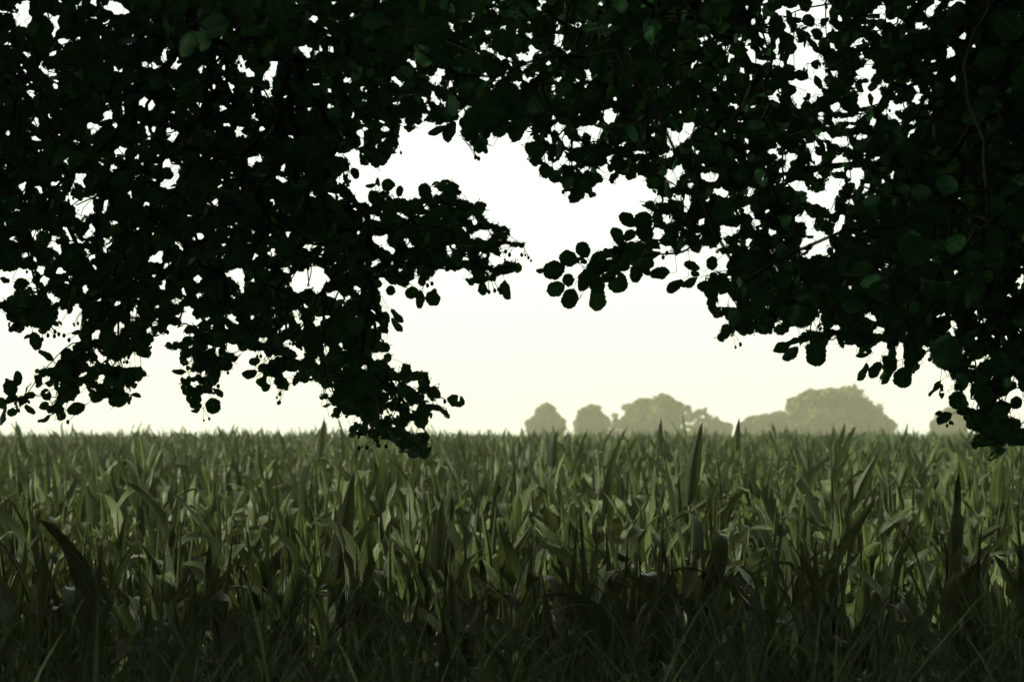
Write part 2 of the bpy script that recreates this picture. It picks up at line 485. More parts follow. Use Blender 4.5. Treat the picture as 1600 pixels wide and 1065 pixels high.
(400,240): """470,0 550,0 560,20 500,20
660,390 745,385 775,410 760,420 700,405 670,430
620,490 650,470 640,510
690,545 720,515 770,520 805,500 830,520 810,545 835,580 875,595 865,630 840,625 810,590 770,580 745,555 720,540
725,680 765,640 775,670 740,710
670,720 730,710 715,720
640,670 680,655 685,680 660,690
815,695 850,675 865,690 840,698
890,745 900,710 975,645 940,665 915,690 918,720
860,375 885,362 950,395 945,410 905,395 870,385
925,530 945,520 975,570 970,590 940,580
1190,620 1205,565 1240,570 1235,590 1210,650
1310,600 1310,575 1330,660 1285,668 1315,640
1325,540 1345,510 1390,480 1445,470 1480,495 1465,515 1450,550 1400,525 1340,530
1390,620 1440,625 1430,650 1400,640
1405,720 1470,740 1470,765 1435,755
775,365 800,340 795,370
1250,340 1265,330 1265,350
1340,390 1360,385 1385,440 1365,445
1290,470 1300,445 1305,475
585,310 615,310 625,335 640,340 630,375 615,350
445,245 475,240 530,270 525,290 455,258
310,270 355,248 365,262
105,140 190,150 195,175 175,185 130,160
125,80 185,60 175,100 160,105
0,10 50,20 30,60 0,40
75,290 120,285 135,350 120,330 105,300
180,500 205,480 215,500 200,530
70,600 95,588 120,620 110,635 75,632
290,580 330,570 375,560 370,590 325,590 300,600
235,615 260,605 245,635
180,410 195,400 200,415
275,130 300,105 300,120 280,145
335,110 350,115 348,135
60,510 105,495 95,520
390,640 415,620 410,635
225,800 215,770 240,740 300,720 345,710 365,690 365,720 400,710 430,720 420,740 450,770 490,775 430,800 420,850 370,870 340,840 320,840 300,850 280,870 240,860 225,830
165,705 195,715 210,745 190,745
180,840 215,790 210,830
430,860 480,880 470,850 520,860 530,910 490,905 445,890
545,900 600,880 560,930 545,950
285,940 320,930 330,960 285,960
610,830 650,835 665,890 630,870
755,770 790,770 830,815 790,800
1045,320 1075,310 1080,350 1055,350""",
(800,240): """970,100 1010,100 1040,70 1090,110 1050,145 1025,195 1000,210 975,180 958,150
1175,125 1290,125 1300,145 1280,170 1230,178 1175,150
1090,205 1120,170 1140,180 1115,225
1250,235 1270,215 1355,240 1345,280 1310,275 1270,245
1165,270 1190,275 1180,290
1210,290 1245,255 1230,300
1465,270 1480,220 1520,210 1490,270
1390,350 1415,345 1415,390 1395,385
1450,370 1455,325 1485,330 1510,395 1545,400 1540,440 1560,470 1535,480 1505,450 1500,380
1570,370 1600,345 1600,370
1300,460 1355,460 1400,465 1430,440 1410,510 1380,500 1330,520 1305,520
1450,535 1525,535 1480,555 1485,590 1465,610 1480,560
1160,520 1220,480 1190,500 1180,530
1035,510 1050,480 1050,520
940,385 1000,385 1000,430 970,440 945,410
1180,400 1210,400 1190,450 1155,445
1340,760 1380,760 1360,790
1280,880 1345,880 1310,900
1395,35 1425,45 1405,55
1455,25 1475,25 1470,45
600,30 620,0 640,0 605,60
850,20 875,15 860,25
940,0 1010,0 990,20 945,30
415,100 470,85 480,100 450,110 460,140
205,0 215,40 260,60 290,50 270,30 345,20 340,40 400,60 400,80 330,60 280,100 260,90 240,70 205,60
1000,255 1110,258 1120,300 1110,330 1080,372 1072,340 1078,285 1040,300 1000,285""",
(1200,240): """40,45 65,15 120,0 170,0 190,30 150,30 135,60 140,85 110,120 62,125 65,95 110,80 105,40 75,30
215,35 240,80 275,85 270,70 240,70
270,0 330,15 335,50 325,75 280,75
400,65 402,40 455,5 500,40 538,45 538,62 460,60
595,20 620,5 605,40
655,45 690,10 695,35 670,50
408,95 480,95 480,115 440,110 410,120
495,100 595,85 600,130 605,160 575,160 500,150 490,130
280,125 300,110 340,145 300,155
760,150 780,105 800,105 790,155 770,162
710,165 722,160 718,195
592,250 598,205 615,185 638,190 612,250
490,285 515,280 548,310 505,318
115,200 130,180 175,170 235,185 245,225 290,250 340,245 365,200 380,150 400,135 440,165 480,170 470,200 440,250 425,280 410,300 415,345 415,375 390,375 380,340 330,330 300,315 235,300 255,280 240,235 215,225 185,235 150,212
485,185 540,160 575,170 580,190 560,220 515,230 560,195 550,185 500,185
90,170 105,150 115,180 100,190
210,380 235,350 240,380 280,400 320,400 280,435 270,470 310,490 350,500 375,515 395,580 360,590 360,620 385,640 360,645 310,625 270,640 260,670 235,640 210,640 205,600 200,580 225,545 240,510 245,470 225,425 160,430 150,405 205,400
405,510 420,460 415,430 440,420 450,385 480,385 485,430 460,460 440,500
395,595 420,590 420,630
330,410 380,400 380,412
55,280 75,300 65,305
90,285 110,300 108,312
0,340 15,345 10,370
0,440 15,480 45,470 35,520 0,490
10,600 25,590 20,640
85,545 102,550 95,570
195,505 210,505 200,535
115,650 130,660 122,680
1065,480 1085,490 1078,500
1010,665 1025,655 1040,670 1015,678
1158,730 1180,725 1185,755 1170,760
1540,790 1580,780 1600,740 1600,800 1580,860 1575,810
1500,885 1520,870 1530,895 1515,905
1575,710 1600,695 1600,720
195,765 215,775 205,780
330,815 345,820 338,838
540,515 550,520 545,532""",
(0,480): """225,405 240,410 235,432 225,425
330,525 355,510 365,545 340,560
350,470 380,475 360,490
560,200 600,150 630,150 620,180 580,200
710,150 720,110 760,90 768,130 735,165
805,30 840,20 855,50 830,90 815,70
915,125 945,130 945,165 920,160
950,85 990,80 980,115 955,115
600,280 640,280 665,310 650,360 610,330
545,355 590,335 600,350 560,380
700,330 750,340 740,362 700,358
760,320 815,300 835,270 850,320 890,335 890,360 830,350 800,380 755,375
600,455 640,415 655,430 640,470 610,475
575,500 600,512 595,520 575,515
570,270 600,245 605,265
480,430 540,405 530,420 485,438
1190,480 1225,458 1250,480 1225,500 1195,495
1165,320 1200,305 1205,340 1190,370
1245,420 1290,380 1300,420 1270,435
1350,280 1365,240 1370,300 1350,310
1285,245 1320,240 1325,265 1290,262
1400,60 1400,40 1450,50 1490,100 1460,95 1430,70
1390,110 1410,100 1435,150 1410,140
1305,150 1325,110 1335,150
1560,50 1600,50 1585,80""",
(400,480): """705,110 735,115 770,80 790,110 760,125 720,130
715,20 745,10 760,50 745,60
360,100 375,60 440,55 450,75 410,70 395,120
230,30 260,10 270,50 300,110 290,140 250,80
110,155 155,140 190,95 185,130 145,165
165,215 210,200 230,245 300,280 285,345 260,320 250,280 190,250
95,60 130,40 125,75
0,190 50,200 65,180 60,225 0,205
0,280 40,265 70,295 35,295 10,305
45,310 110,315 155,285 165,310 90,330 55,355
375,325 400,310 405,340 390,360
420,245 455,240 460,280 440,285
505,215 530,225 545,260 515,240
725,285 770,285 810,290 775,330 730,320
655,375 695,345 690,400
830,455 890,460 880,495 850,475
940,470 1000,465 1020,495 1000,515 950,490
770,690 820,625 850,650 900,655 885,695 840,670 800,680 780,705
960,620 985,615 1020,600 960,665
800,595 850,570 850,580 810,600
915,570 950,575 930,590
835,720 870,735 880,760 850,745
760,740 770,755 755,765
780,515 820,515 820,540
870,560 880,525 890,560""",
(1200,480): """660,160 680,120 735,135 720,165 695,165
590,45 630,38 690,78 660,85
395,130 435,105 458,120 440,142
30,100 70,82 95,80 95,95 50,115
650,250 715,212 745,240 758,280 720,305 670,285
800,285 820,205 845,230 840,280 850,330 850,385 810,375 805,330
970,250 1040,250 1040,275 1000,290
1030,80 1055,55 1110,35 1120,55 1060,65
1125,145 1155,130 1175,175 1155,180
1145,110 1155,75 1190,125 1165,130
1305,90 1345,60 1368,70 1355,105
1283,30 1295,18 1310,35 1295,48
1280,210 1295,182 1315,200 1300,215
1390,200 1395,165 1415,175
1468,170 1510,195 1495,210
1558,140 1575,130 1595,165 1565,170
1195,290 1215,258 1235,275 1210,295
1265,390 1270,345 1310,315 1360,300 1355,330 1310,345 1295,385
1370,325 1380,298 1395,325
1230,340 1250,305 1250,330
1440,240 1475,230 1455,250
1215,525 1270,465 1280,495 1250,520 1300,590 1330,630 1300,640 1240,620 1260,610 1235,540
1120,480 1165,445 1180,460 1150,490 1160,530 1135,520
1390,460 1400,420 1405,450
1490,730 1525,735 1510,755""",
}
DARK = {
(0,0): "-880,-640 7200,-640 7200,962 -880,962",
(400,240): """-1,-1 555,-1 590,60 580,85 590,105 550,120 530,130 495,170 540,180 570,210 580,250 620,260 625,290 640,310 690,330 730,330 700,290 700,240 740,225 840,240 840,270 850,290 880,270 935,280 970,290 1000,280 1030,285 1015,240 1015,205 1050,188 1090,205 1100,260 1140,258 1165,250 1085,190 1150,170 1210,172 1265,185 1270,225 1290,240 1270,265 1240,280 1330,290 1355,315 1370,295 1440,310 1440,345 1410,385 1450,410 1455,430 1500,435 1520,455 1550,445 1590,475 1595,505 1560,540 1680,560 1700,580 1640,590 1540,570 1520,585 1540,640 1510,640 1470,615 1465,650 1450,685 1460,705 1480,690 1530,690 1560,668 1620,665 1680,700 1670,740 1600,745 1560,755 1500,770 1500,790 1480,800 1445,790 1440,820 1390,810 1350,835 1315,810 1310,780 1350,770 1340,745 1300,710 1280,725 1240,750 1200,735 1185,735 1170,700 1110,740 1105,775 1080,790 1060,800 1010,760 1000,710 985,790 960,800 955,820 930,840 890,820 850,820 810,800 800,780 790,830 760,840 780,900 787,962 -1,962
640,-1 850,-1 820,60 770,85 725,90 715,55 700,80 665,75 650,55
440,-1 500,-1 500,20""",
(0,240): "-880,-1 1601,-1 1601,962 -880,962",
(800,240): """500,630 560,600 700,560 760,540 860,560 850,640 870,660 800,700 690,700 600,780 480,790 420,760 470,700
100,-1 105,45 130,78 165,85 195,70 165,90 160,120 190,150 220,155 230,175 270,195 305,180 315,215 330,245 370,240 350,265 350,295 385,318 415,305 420,290 450,285 465,250 490,275 510,283 528,265 525,240 495,215 520,205 525,185 568,175 568,145 540,112 500,112 530,95 590,70 600,50 595,95 610,115 635,118 605,160 605,190 630,200 655,165 665,130 710,140 715,170 745,172 780,155 805,130 835,160 850,215 890,235 940,275 985,285 990,290 940,305 850,292 800,330 850,350 885,360 865,390 865,400 880,430 880,455 950,485 960,495 920,540 920,560 940,580 1010,580 990,620 1010,640 1050,620 1085,570 1105,575 1110,615 1150,628 1190,610 1200,570 1240,595 1300,580 1305,540 1320,540 1340,585 1270,600 1260,630 1350,625 1370,630 1345,690 1335,745 1300,740 1240,745 1220,795 1165,795 1150,830 1170,855 1210,880 1225,962 1270,962 1280,940 1300,900 1340,870 1350,880 1395,930 1400,962 1601,962 1601,-1""",
(1200,240): "-1,-1 2500,-1 2500,962 -1,962",
(0,480): """-880,-1 460,-1 450,30 445,68 420,65 410,20 355,10 365,40 360,75 395,88 390,112 350,120 320,125 285,160 260,172 238,155 245,125 200,128 150,120 135,163 90,155 40,148 65,115 85,95 40,75 35,20 10,8 -880,0
480,-1 515,40 500,120 455,160 490,170 490,215 445,240 455,290 480,300 490,340 435,350 440,368 490,365 500,410 470,435 520,430 550,400 545,360 600,350 640,350 640,400 600,440 580,480 560,590 590,590 620,600 640,575 685,560 680,595 700,620 750,630 785,600 790,590 805,628 820,600 830,555 800,540 785,530 765,485 810,505 850,512 860,490 835,455 870,460 900,445 922,415 910,385 870,368 830,385 700,365 680,350 700,330 740,340 780,320 815,300 870,300 905,327 950,300 955,250 935,218 995,220 1000,205 950,190 960,175 1000,178 1035,160 1040,125 1075,115 1110,125 1145,115 1150,95 1100,50 1130,40 1160,20 1165,-1
205,385 270,375 345,372 350,340 370,320 385,340 380,290 400,265 440,265 455,290 480,300 490,340 435,350 440,368 490,365 500,410 470,435 520,430 550,400 545,360 600,350 640,350 680,350 700,365 720,480 640,575 620,600 590,590 560,590 548,555 550,500 520,480 500,510 498,545 470,585 430,585 400,600 400,640 412,660 410,690 375,722 358,700 355,660 320,665 250,640 245,600 285,585 330,600 345,570 360,560 340,505 290,495 285,470 320,445 315,425 270,430 265,480 240,510 215,490 215,430
1190,-1 1601,-1 1601,280 1545,270 1500,280 1480,275 1500,240 1420,225 1400,200 1420,240 1400,280 1440,280 1495,310 1490,340 1465,345 1450,400 1430,405 1380,385 1380,430 1360,480 1335,475 1330,510 1370,515 1392,550 1370,558 1340,540 1285,550 1280,530 1240,580 1262,600 1260,640 1235,660 1190,640 1175,600 1180,570 1140,545 1120,480 1125,440 1180,430 1240,430 1210,405 1160,395 1155,375 1180,365 1130,360 1118,320 1135,265 1060,268 1022,245 1030,225 1080,210 1115,215 1150,180 1210,180 1215,165 1170,165 1155,140 1160,115 1210,112 1245,95 1290,85 1290,70 1230,75 1195,50""",
(400,480): """-1,-1 790,-1 780,30 835,30 845,60 830,110 820,150 830,170 820,195 795,160 780,175 795,215 845,235 840,270 800,285 850,290 860,310 820,360 850,375 875,400 905,405 905,350 935,348 968,370 965,395 1020,395 1040,415 1070,395 1100,400 1075,430 1090,470 1085,500 1130,490 1158,520 1155,560 1110,590 1085,580 1055,530 1060,570 1090,580 1050,590 1055,605 1100,600 1160,615 1190,640 1215,670 1215,705 1185,690 1145,645 1100,650 1075,690 1070,740 1040,770 1005,760 990,730 985,710 930,745 940,770 980,790 1030,778 1075,780 1088,810 1070,850 1095,880 1095,920 1060,950 1025,940 1010,930 985,955 950,935 940,895 910,910 880,950 858,950 870,915 900,900 895,870 850,840 800,825 770,810 760,840 780,860 775,885 755,870 740,840 710,815 690,800 650,800 610,810 580,850 590,800 578,785 600,720 640,715 670,735 680,760 665,700 625,695 605,660 575,680 565,705 545,670 535,640 530,690 490,698 460,680 480,640 520,620 475,610 460,620 430,635 412,620 425,595 470,590 450,575 380,575 395,540 450,530 460,550 485,555 495,530 455,510 410,520 400,480 375,470 350,488 345,480 370,455 340,460 305,478 270,455 265,480 230,488 218,460 240,430 260,400 200,400 160,415 190,450 212,480 205,520 175,530 145,515 118,480 115,450 75,430 60,450 95,490 100,520 60,538 28,515 25,490 -1,485 -1,450 45,430 45,405 -1,400 -1,365 45,350 -1,280""",
(800,480): "1220,-1 1601,-1 1601,170 1500,165 1440,185 1400,130 1380,180 1300,220 1280,190 1320,120 1350,80 1330,50 1290,80 1260,60 1240,35 1225,10",
(1200,480): """-1,-1 2500,-1 2500,860 1600,860 1550,870 1500,870 1500,840 1470,860 1480,900 1440,940 1400,960 1370,950 1365,910 1395,905 1390,870 1330,870 1285,895 1270,880 1280,840 1280,810 1330,780 1280,780 1240,750 1240,715 1215,705 1210,680 1180,670 1180,640 1220,625 1180,625 1130,600 1128,560 1165,530 1145,500 1150,460 1130,430 1135,410 1070,380 1070,365 1050,330 1040,310 1010,350 995,345 1000,310 1030,290 1000,280 950,330 945,390 910,412 880,400 870,385 820,380 790,400 730,450 700,475 690,455 700,420 720,370 710,340 700,305 640,285 600,315 560,310 555,295 570,270 550,235 520,240 470,262 435,240 430,185 380,195 375,245 358,250 358,345 320,360 285,370 260,345 250,310 230,270 225,235 275,215 265,208 225,225 195,250 180,180 240,140 345,155 340,120 325,60 240,120 200,130 165,115 130,130 125,160 90,180 50,170 -1,165""",
}
SKYCUT = {   # open sky cut after the dark outlines
(1200,480): """1440,560 1420,570 1480,575 1515,620 1515,650 1490,660 1505,700 1520,685 1570,690 1580,730 1560,750 1600,750 1620,640 1605,540 1575,500 1560,450 1530,420 1505,460 1550,470 1555,500 1535,525 1510,520 1500,550 1465,560""",
(0,480): "460,0 480,0 500,-30 455,-20",
}
# single leaves that stand clear of the mass: tile, then cx,cy,length,width,direction of the tip
LONE = {
(400,0): "1130,812,115,55,205 1215,825,130,70,245",
(800,0): "",
(1200,0): """125,120,110,58,-80 45,110,70,50,120 30,185,55,42,200 255,130,85,66,130 312,215,72,62,-80 362,120,42,26,10 410,135,48,36,-10 240,262,75,22,-95
205,243,60,48,210 205,182,85,30,200 300,405,62,56,-10 320,512,90,30,-60 212,470,84,58,160 150,560,58,54,-60 315,325,84,46,150 130,25,72,48,-30 608,508,44,32,180 648,622,74,40,95 575,540,80,30,-65 95,290,70,60,-90 660,225,80,70,140 35,45,70,50,200""",
(0,240): "28,795,62,32,-30 185,855,50,30,-90",
(400,240): """620,122,72,52,-60 568,165,85,25,-70 718,202,65,30,190 765,178,54,28,100 822,197,80,72,80 892,235,68,46,85 1055,235,95,80,100 1570,850,120,62,-75 1415,845,78,58,-85
842,855,60,58,-90 975,868,85,72,200 1020,910,110,58,-95 1105,905,95,86,-40 1040,795,64,48,-90 1105,870,60,40,60 850,195,40,40,60""",
(800,240): """720,415,112,84,140 820,425,120,112,85 830,490,120,100,-60 658,520,125,76,115 735,512,84,62,40 722,580,100,60,215 445,602,104,86,120 352,655,112,98,165 430,672,76,36,-15 178,733,54,30,182
262,728,135,112,195 352,790,80,70,95 275,845,112,92,205 362,905,125,100,-110 442,800,120,80,80 490,712,58,46,90 560,645,76,60,95 622,640,95,80,100 520,655,62,26,95 640,712,95,84,20
690,680,110,92,-60 600,765,110,62,200 660,805,128,122,-85 775,748,112,76,-95 842,688,88,76,15 835,740,64,42,-40 880,595,118,76,-95 868,555,62,46,100 760,620,116,70,20 530,820,110,90,-60
530,905,150,105,-92 925,752,118,72,187 1015,822,118,62,213 1100,800,120,52,200 1125,700,98,50,155 1252,685,86,66,85 1145,750,56,36,160""",
(1200,240): "262,518,48,18,0 250,580,66,30,215 235,615,70,22,215",
(0,480): """220,210,112,62,-75 170,183,44,18,215 285,310,112,50,152 415,300,90,74,65 475,630,112,70,205 65,505,104,80,105 105,445,92,40,88 45,458,34,20,130 172,505,74,22,60 70,570,80,50,200
10,600,74,60,120 130,580,95,60,200 185,555,74,42,20 80,648,76,46,220 185,640,80,46,-35 12,672,125,52,-105 290,545,76,62,120 278,692,92,32,205 1118,403,84,36,182 1330,615,98,94,-80 1190,140,80,52,190 1560,410,92,56,190 1590,335,70,50,190 480,155,60,30,185 1365,535,70,34,-40 850,552,60,26,-15""",
(400,480): "1250,582,108,76,-12 880,55,108,44,-48 885,108,104,38,-50 1000,-2,10,10,0",
(1200,480): """585,400,118,58,-120 672,392,112,58,-122 740,425,120,52,-125 845,440,122,116,-88 905,345,130,92,-85 110,232,170,62,205 138,285,118,58,222 300,290,150,125,-85 1050,507,122,46,-128 1082,525,92,42,-88
1075,663,56,28,178 1105,697,105,50,218 1552,597,80,72,60 1185,580,110,105,-90 1545,730,80,70,-50 1530,490,56,50,60 1475,615,90,56,-30 590,298,80,30,190""",
}
GX0, GY0, GX1, GY1 = -220, -160, 1820, 900
def _fill(M, pts, val):
    P = np.array(pts, float); xs, ys = P[:,0], P[:,1]
    x0 = max(int(math.floor(xs.min())), GX0); x1 = min(int(math.ceil(xs.max()))+1, GX1)
    y0 = max(int(math.floor(ys.min())), GY0); y1 = min(int(math.ceil(ys.max()))+1, GY1)
    if x1 <= x0 or y1 <= y0: return
    X = np.arange(x0, x1)+.5; n = len(P)
    for yy in range(y0, y1):
        y = yy+.5; c = []
        for i in range(n):
            a, b = P[i], P[(i+1) % n]
            if (a[1] > y) != (b[1] > y): c.append(a[0]+(y-a[1])/(b[1]-a[1])*(b[0]-a[0]))
        if not c: continue
        c = np.sort(c); ins = (np.searchsorted(c, X) % 2) == 1
        M[yy-GY0, x0-GX0:x1-GX0][ins] = val
def _polys(txt, o):
    for line in txt.strip().split('\n'):
        pts = [tuple(float(v) for v in q.split(',')) for q in line.split()]
        if len(pts) > 2: yield [(o[0]+x/4, o[1]+y/4) for x, y in pts]
def canopy_plan():
    M = np.zeros((GY1-GY0, GX1-GX0), bool)
    for o, t in DARK.items():
        for p in _polys(t, o): _fill(M, p, True)
    for o, t in SKYCUT.items():
        for p in _polys(t, o): _fill(M, p, False)
    for o, t in HOLES.items():
        for p in _polys(t, o): _fill(M, p, False)
    lone = []
    for o, t in LONE.items():
        for q in t.split():
            v = [float(a) for a in q.split(',')]
            if v[2] < 20: continue
            lone.append((o[0]+v[0]/4, o[1]+v[1]/4, v[2]/4, v[3]/4, v[4]))
    return M, lone
# ---------------------------------------------------------------- ground
def sheet(name, x0, x1, y0, y1, z, mat, nx=2, ny=2, amp=0):
    xs = np.linspace(x0, x1, nx); ys = np.linspace(y0, y1, ny); X, Y = np.meshgrid(xs, ys)
    Z = np.full_like(X, z) + amp*(np.sin(X*1.7+Y*.6)+np.sin(Y*2.3-X*.9))*0.5
    V = np.stack([X, Y, Z], -1).reshape(-1, 3); i = np.arange(ny-1)[:, None]*nx; j = np.arange(nx-1)[None, :]
    F = np.stack([i+j, i+j+1, i+nx+j+1, i+nx+j], -1).reshape(-1, 4); g = Geo(); g.add(V, F); return build(name, g, mat)
gy = np.concatenate([np.linspace(-120, 30, 8), np.arange(40, 130, 5), np.linspace(140, 760, 12)]); gxs = np.linspace(-500, 500, 9)
_X, _Y = np.meshgrid(gxs, gy); _i = np.arange(len(gy)-1)[:, None]*9; _j = np.arange(8)[None, :]; g = Geo()
g.add(np.stack([_X, _Y, ground_z(_Y)], -1).reshape(-1, 3), np.stack([_i+_j, _i+_j+1, _i+9+_j+1, _i+9+_j], -1).reshape(-1, 4))
tag(build("ground", g, M_SOIL), kind="structure")
tag(sheet("grass_verge", -14, 14, -9, 6.3, 0.03, M_VERGE, 60, 40, 0.015), kind="structure")

# ---------------------------------------------------------------- the alder overhead
MASK, LONELIST = canopy_plan()
NST = 15
_t0 = np.array([0.0, .05, .14, .26, .40, .55, .70, .83, .94, 1.0]); _w0 = np.array([0.02, .34, .62, .83, .96, 1.0, .93, .76, .46, .12])
_t = np.array([0, .04, .10, .17, .25, .33, .41, .50, .59, .68, .77, .85, .92, .97, 1.0]); _w = np.interp(_t, _t0, _w0)
_tooth = np.where(np.arange(15) % 2 == 0, 1.0, -1.0)
def leaf_hw(t): return np.interp(t, _t, _w, left=-1, right=-1)
LF = []
for i in range(NST-1):
    LF += [(i, i+1, NST+i+1, NST+i), (i+1, i, 2*NST+i, 2*NST+i+1)]
LF = np.array(LF)
def leaf_mesh(g, base, a, s, n, L, W, tone):
    tt = _t.copy(); tt[-1] = 0.955
    ser = lambda: 1+.05*_tooth+rng.uniform(-.03, .03, NST)+.06*np.sin(_t*rng.uniform(9, 16)+rng.uniform(0, 6))
    cup = rng.uniform(-.35, .35); arch = rng.uniform(-.25, .15); wav = rng.uniform(-.06, .06)
    hz = lambda t, v: (arch*(t-.4)**2)*L + abs(v)*cup + wav*L*np.sin(t*9+v*60)
    P = [base + a*(t*L) + n*hz(t, 0) for t in tt]
    for sg in (1, -1):
        k = ser(); off = rng.uniform(-.025, .025, NST)
        for i in range(NST):
            v = sg*_w[i]*W/2*k[i]; P.append(base + a*((_t[i]+off[i])*L) + s*v + n*hz(_t[i], v))
    uv = [(0, t) for t in tt]+[(w, t) for w, t in zip(_w, _t)]+[(-w, t) for w, t in zip(_w, _t)]
    f = LF
    if rng.random() < .12: f = np.delete(LF, rng.integers(6, len(LF)-6), 0)      # eaten by leaf beetles
    g.add(P, f, uv, tone)
def frame(phi, tilt, tax):
    # blade frame: normal starts towards the lane and is tipped by `tilt` round an axis at `tax`
    n0 = -FWD; ax = math.cos(tax)*RGT+math.sin(tax)*UPV
    n = n0*math.cos(tilt)+np.cross(ax, n0)*math.sin(tilt)
    a0 = math.cos(phi)*RGT+math.sin(phi)*UPV
    a = unit(a0 - n*np.dot(a0, n)); return a, np.cross(n, a), n
COVER = np.zeros(MASK.shape, np.uint8)
def footprint(c, a, s, L, W, d):
    k = FPX/d
    px = 800 + np.dot(c-CAM, RGT)*k; py = 532.5 - np.dot(c-CAM, UPV)*k
    A = np.array([[np.dot(a, RGT), np.dot(s, RGT)], [-np.dot(a, UPV), -np.dot(s, UPV)]])*k
    det = A[0, 0]*A[1, 1]-A[0, 1]*A[1, 0]
    if abs(det) < 1e-3*k*k: return None
    r = 0.56*max(L, W)*k+1
    x0, x1 = int(px-r), int(px+r)+1; y0, y1 = int(py-r), int(py+r)+1
    if x0 < GX0 or y0 < GY0 or x1 >= GX1 or y1 >= GY1: return None
    X = np.arange(x0, x1)[None, :]+.5-px; Y = np.arange(y0, y1)[:, None]+.5-py
    u = (A[1, 1]*X-A[0, 1]*Y)/det; v = (-A[1, 0]*X+A[0, 0]*Y)/det
    ins = np.abs(v) < leaf_hw(u/L+0.5)*W/2
    return ins, slice(y0-GY0, y1-GY0), slice(x0-GX0, x1-GX0)
LEAVES = []       # base, a, s, n, L, W
def keep(c, a, s, n, L, W, fp, sl):
    LEAVES.append((c-a*L*.5, a, s, n, L, W))
    if fp is not None:
        sub = COVER[sl[0], sl[1]]; sub[fp] += 1
for (cx, cy, Lp, Wp, ang) in LONELIST:
    d = rng.uniform(5.9, 6.7); Lp *= 1.09; Wp *= 1.08; L = Lp*d/FPX; W0 = max(Wp*d/FPX, L*0.8)
    tilt = math.acos(min(1, (Wp*d/FPX)/W0)); phi = R(ang)
    a, s, n = frame(phi, tilt*rng.choice([-1, 1]), phi)
    c = at(cx, cy, d); f = footprint(c, a, s, L, W0, d)
    if f: keep(c, a, s, n, L, W0, f[0], f[1:])
for k in range(58):
    cx, cy = (rng.uniform(1200, 1300), rng.uniform(0, 85)) if k < 24 else (rng.uniform(1300, 1395), rng.uniform(20, 150))
    d = rng.uniform(6, 7); L = rng.uniform(16, 28)*d/FPX; W = L*.85; a, s, n = frame(rng.uniform(0, 6.28), rng.uniform(0, 1.1), rng.uniform(0, 6.28))
    f = footprint(at(cx, cy, d), a, s, L, W, d)
    if f: keep(at(cx, cy, d), a, s, n, L, W, f[0], f[1:])
def fill_pass(limit, thr, tries, dlo, dhi, lo, hi, cap, need=0, region=None):
    bad = 0; placed = 0
    ok = MASK if region is None else (MASK & region)
    ys, xs = np.nonzero(ok & (COVER <= need)); total = ok.sum()
    order = rng.permutation(len(ys)); oi = 0; SK = np.zeros(MASK.shape, bool)
    while oi < len(order) and placed < cap:
        y, x = ys[order[oi]], xs[order[oi]]; oi += 1
        if COVER[y, x] > need or SK[y, x]: continue
        for k in range(tries):
            d = rng.uniform(dlo, dhi); L = rng.uniform(lo, hi)*(0.90**k); W = L*rng.uniform(.78, .98)
            phi = rng.normal(-math.pi/2, 1.15)
            a, s, n = frame(phi, min(abs(rng.normal(0, R(38))), R(74)), rng.uniform(0, 6.283))
            u, v = rng.uniform(-.32, .32)*L, rng.uniform(-.3, .3)*W
            c = at(x+GX0+.5, y+GY0+.5, d)-a*u-s*v
            d = float(np.dot(c-CAM, FWD))
            f = footprint(c, a, s, L, W, d)
            if f is None: continue
            fp, sy, sx = f; m = MASK[sy, sx]; area = fp.sum()
            if area < 20: continue
            if (fp & ~m).sum() > min(thr*area, limit): continue
            if need == 0 and k < tries-2 and (fp & (COVER[sy, sx] == 0) & m).sum() < 0.18*area: continue
            keep(c, a, s, n, L, W, fp, (sy, sx)); placed += 1; break
        else: SK[max(0, y-2):y+3, max(0, x-2):x+3] = True
    return placed
p1 = fill_pass(9, 0.03, 9, 5.4, 7.2, .044, .070, 99999)
p2 = fill_pass(14, 0.09, 8, 5.4, 7.2, .026, .050, 1700)
# deeper layers where the crown is thick, mostly to the right
lay = np.zeros(MASK.shape, bool); lay[:, 1380-GX0:] = True
p3 = fill_pass(3, 0.02, 5, 6.2, 8.2, .050, .075, 2000, need=2, region=lay)
p4 = fill_pass(3, 0.02, 4, 5.8, 8.4, .050, .075, 900, need=1)
cov = (COVER > 0) & MASK; print("leaves", len(LEAVES), p1, p2, p3, p4, "cover", cov.sum()/MASK.sum())
NEAR = [(335,40,44,34,200),(297,62,34,24,212),(388,10,40,34,-60),(437,12,46,38,-75),(398,48,16,34,-80),(290,70,36,22,250),(318,66,26,18,-90),
 (586,34,36,26,188),(640,30,26,22,60),(676,50,52,42,25),(618,56,30,26,80),(640,57,32,22,10),(662,82,40,30,-70),(690,92,36,26,-20),(600,62,30,24,230),
 (735,12,44,34,30),(786,64,36,32,-90),(797,145,34,26,-50),(762,172,48,38,-10),(742,188,40,32,-60),(730,140,24,26,90),(720,100,30,24,-80),
 (1578,40,44,40,-40),(1545,92,44,26,20),(1594,120,34,26,60),(1427,391,48,42,-58),(1460,456,40,28,-25),(1372,453,26,30,-90),(1345,420,32,24,20),
 (1250,494,40,28,-35),(1480,550,50,46,-88),(1556,320,30,26,-60),(1551,400,32,26,60),(1523,446,40,32,-80),(1585,332,34,24,0),(1520,405,30,24,200),(1130,330,34,26,60),
 (1110,20,30,24,-60),(985,68,26,14,30),(930,88,16,10,10),(1158,438,18,8,250),(1162,455,16,8,265)]
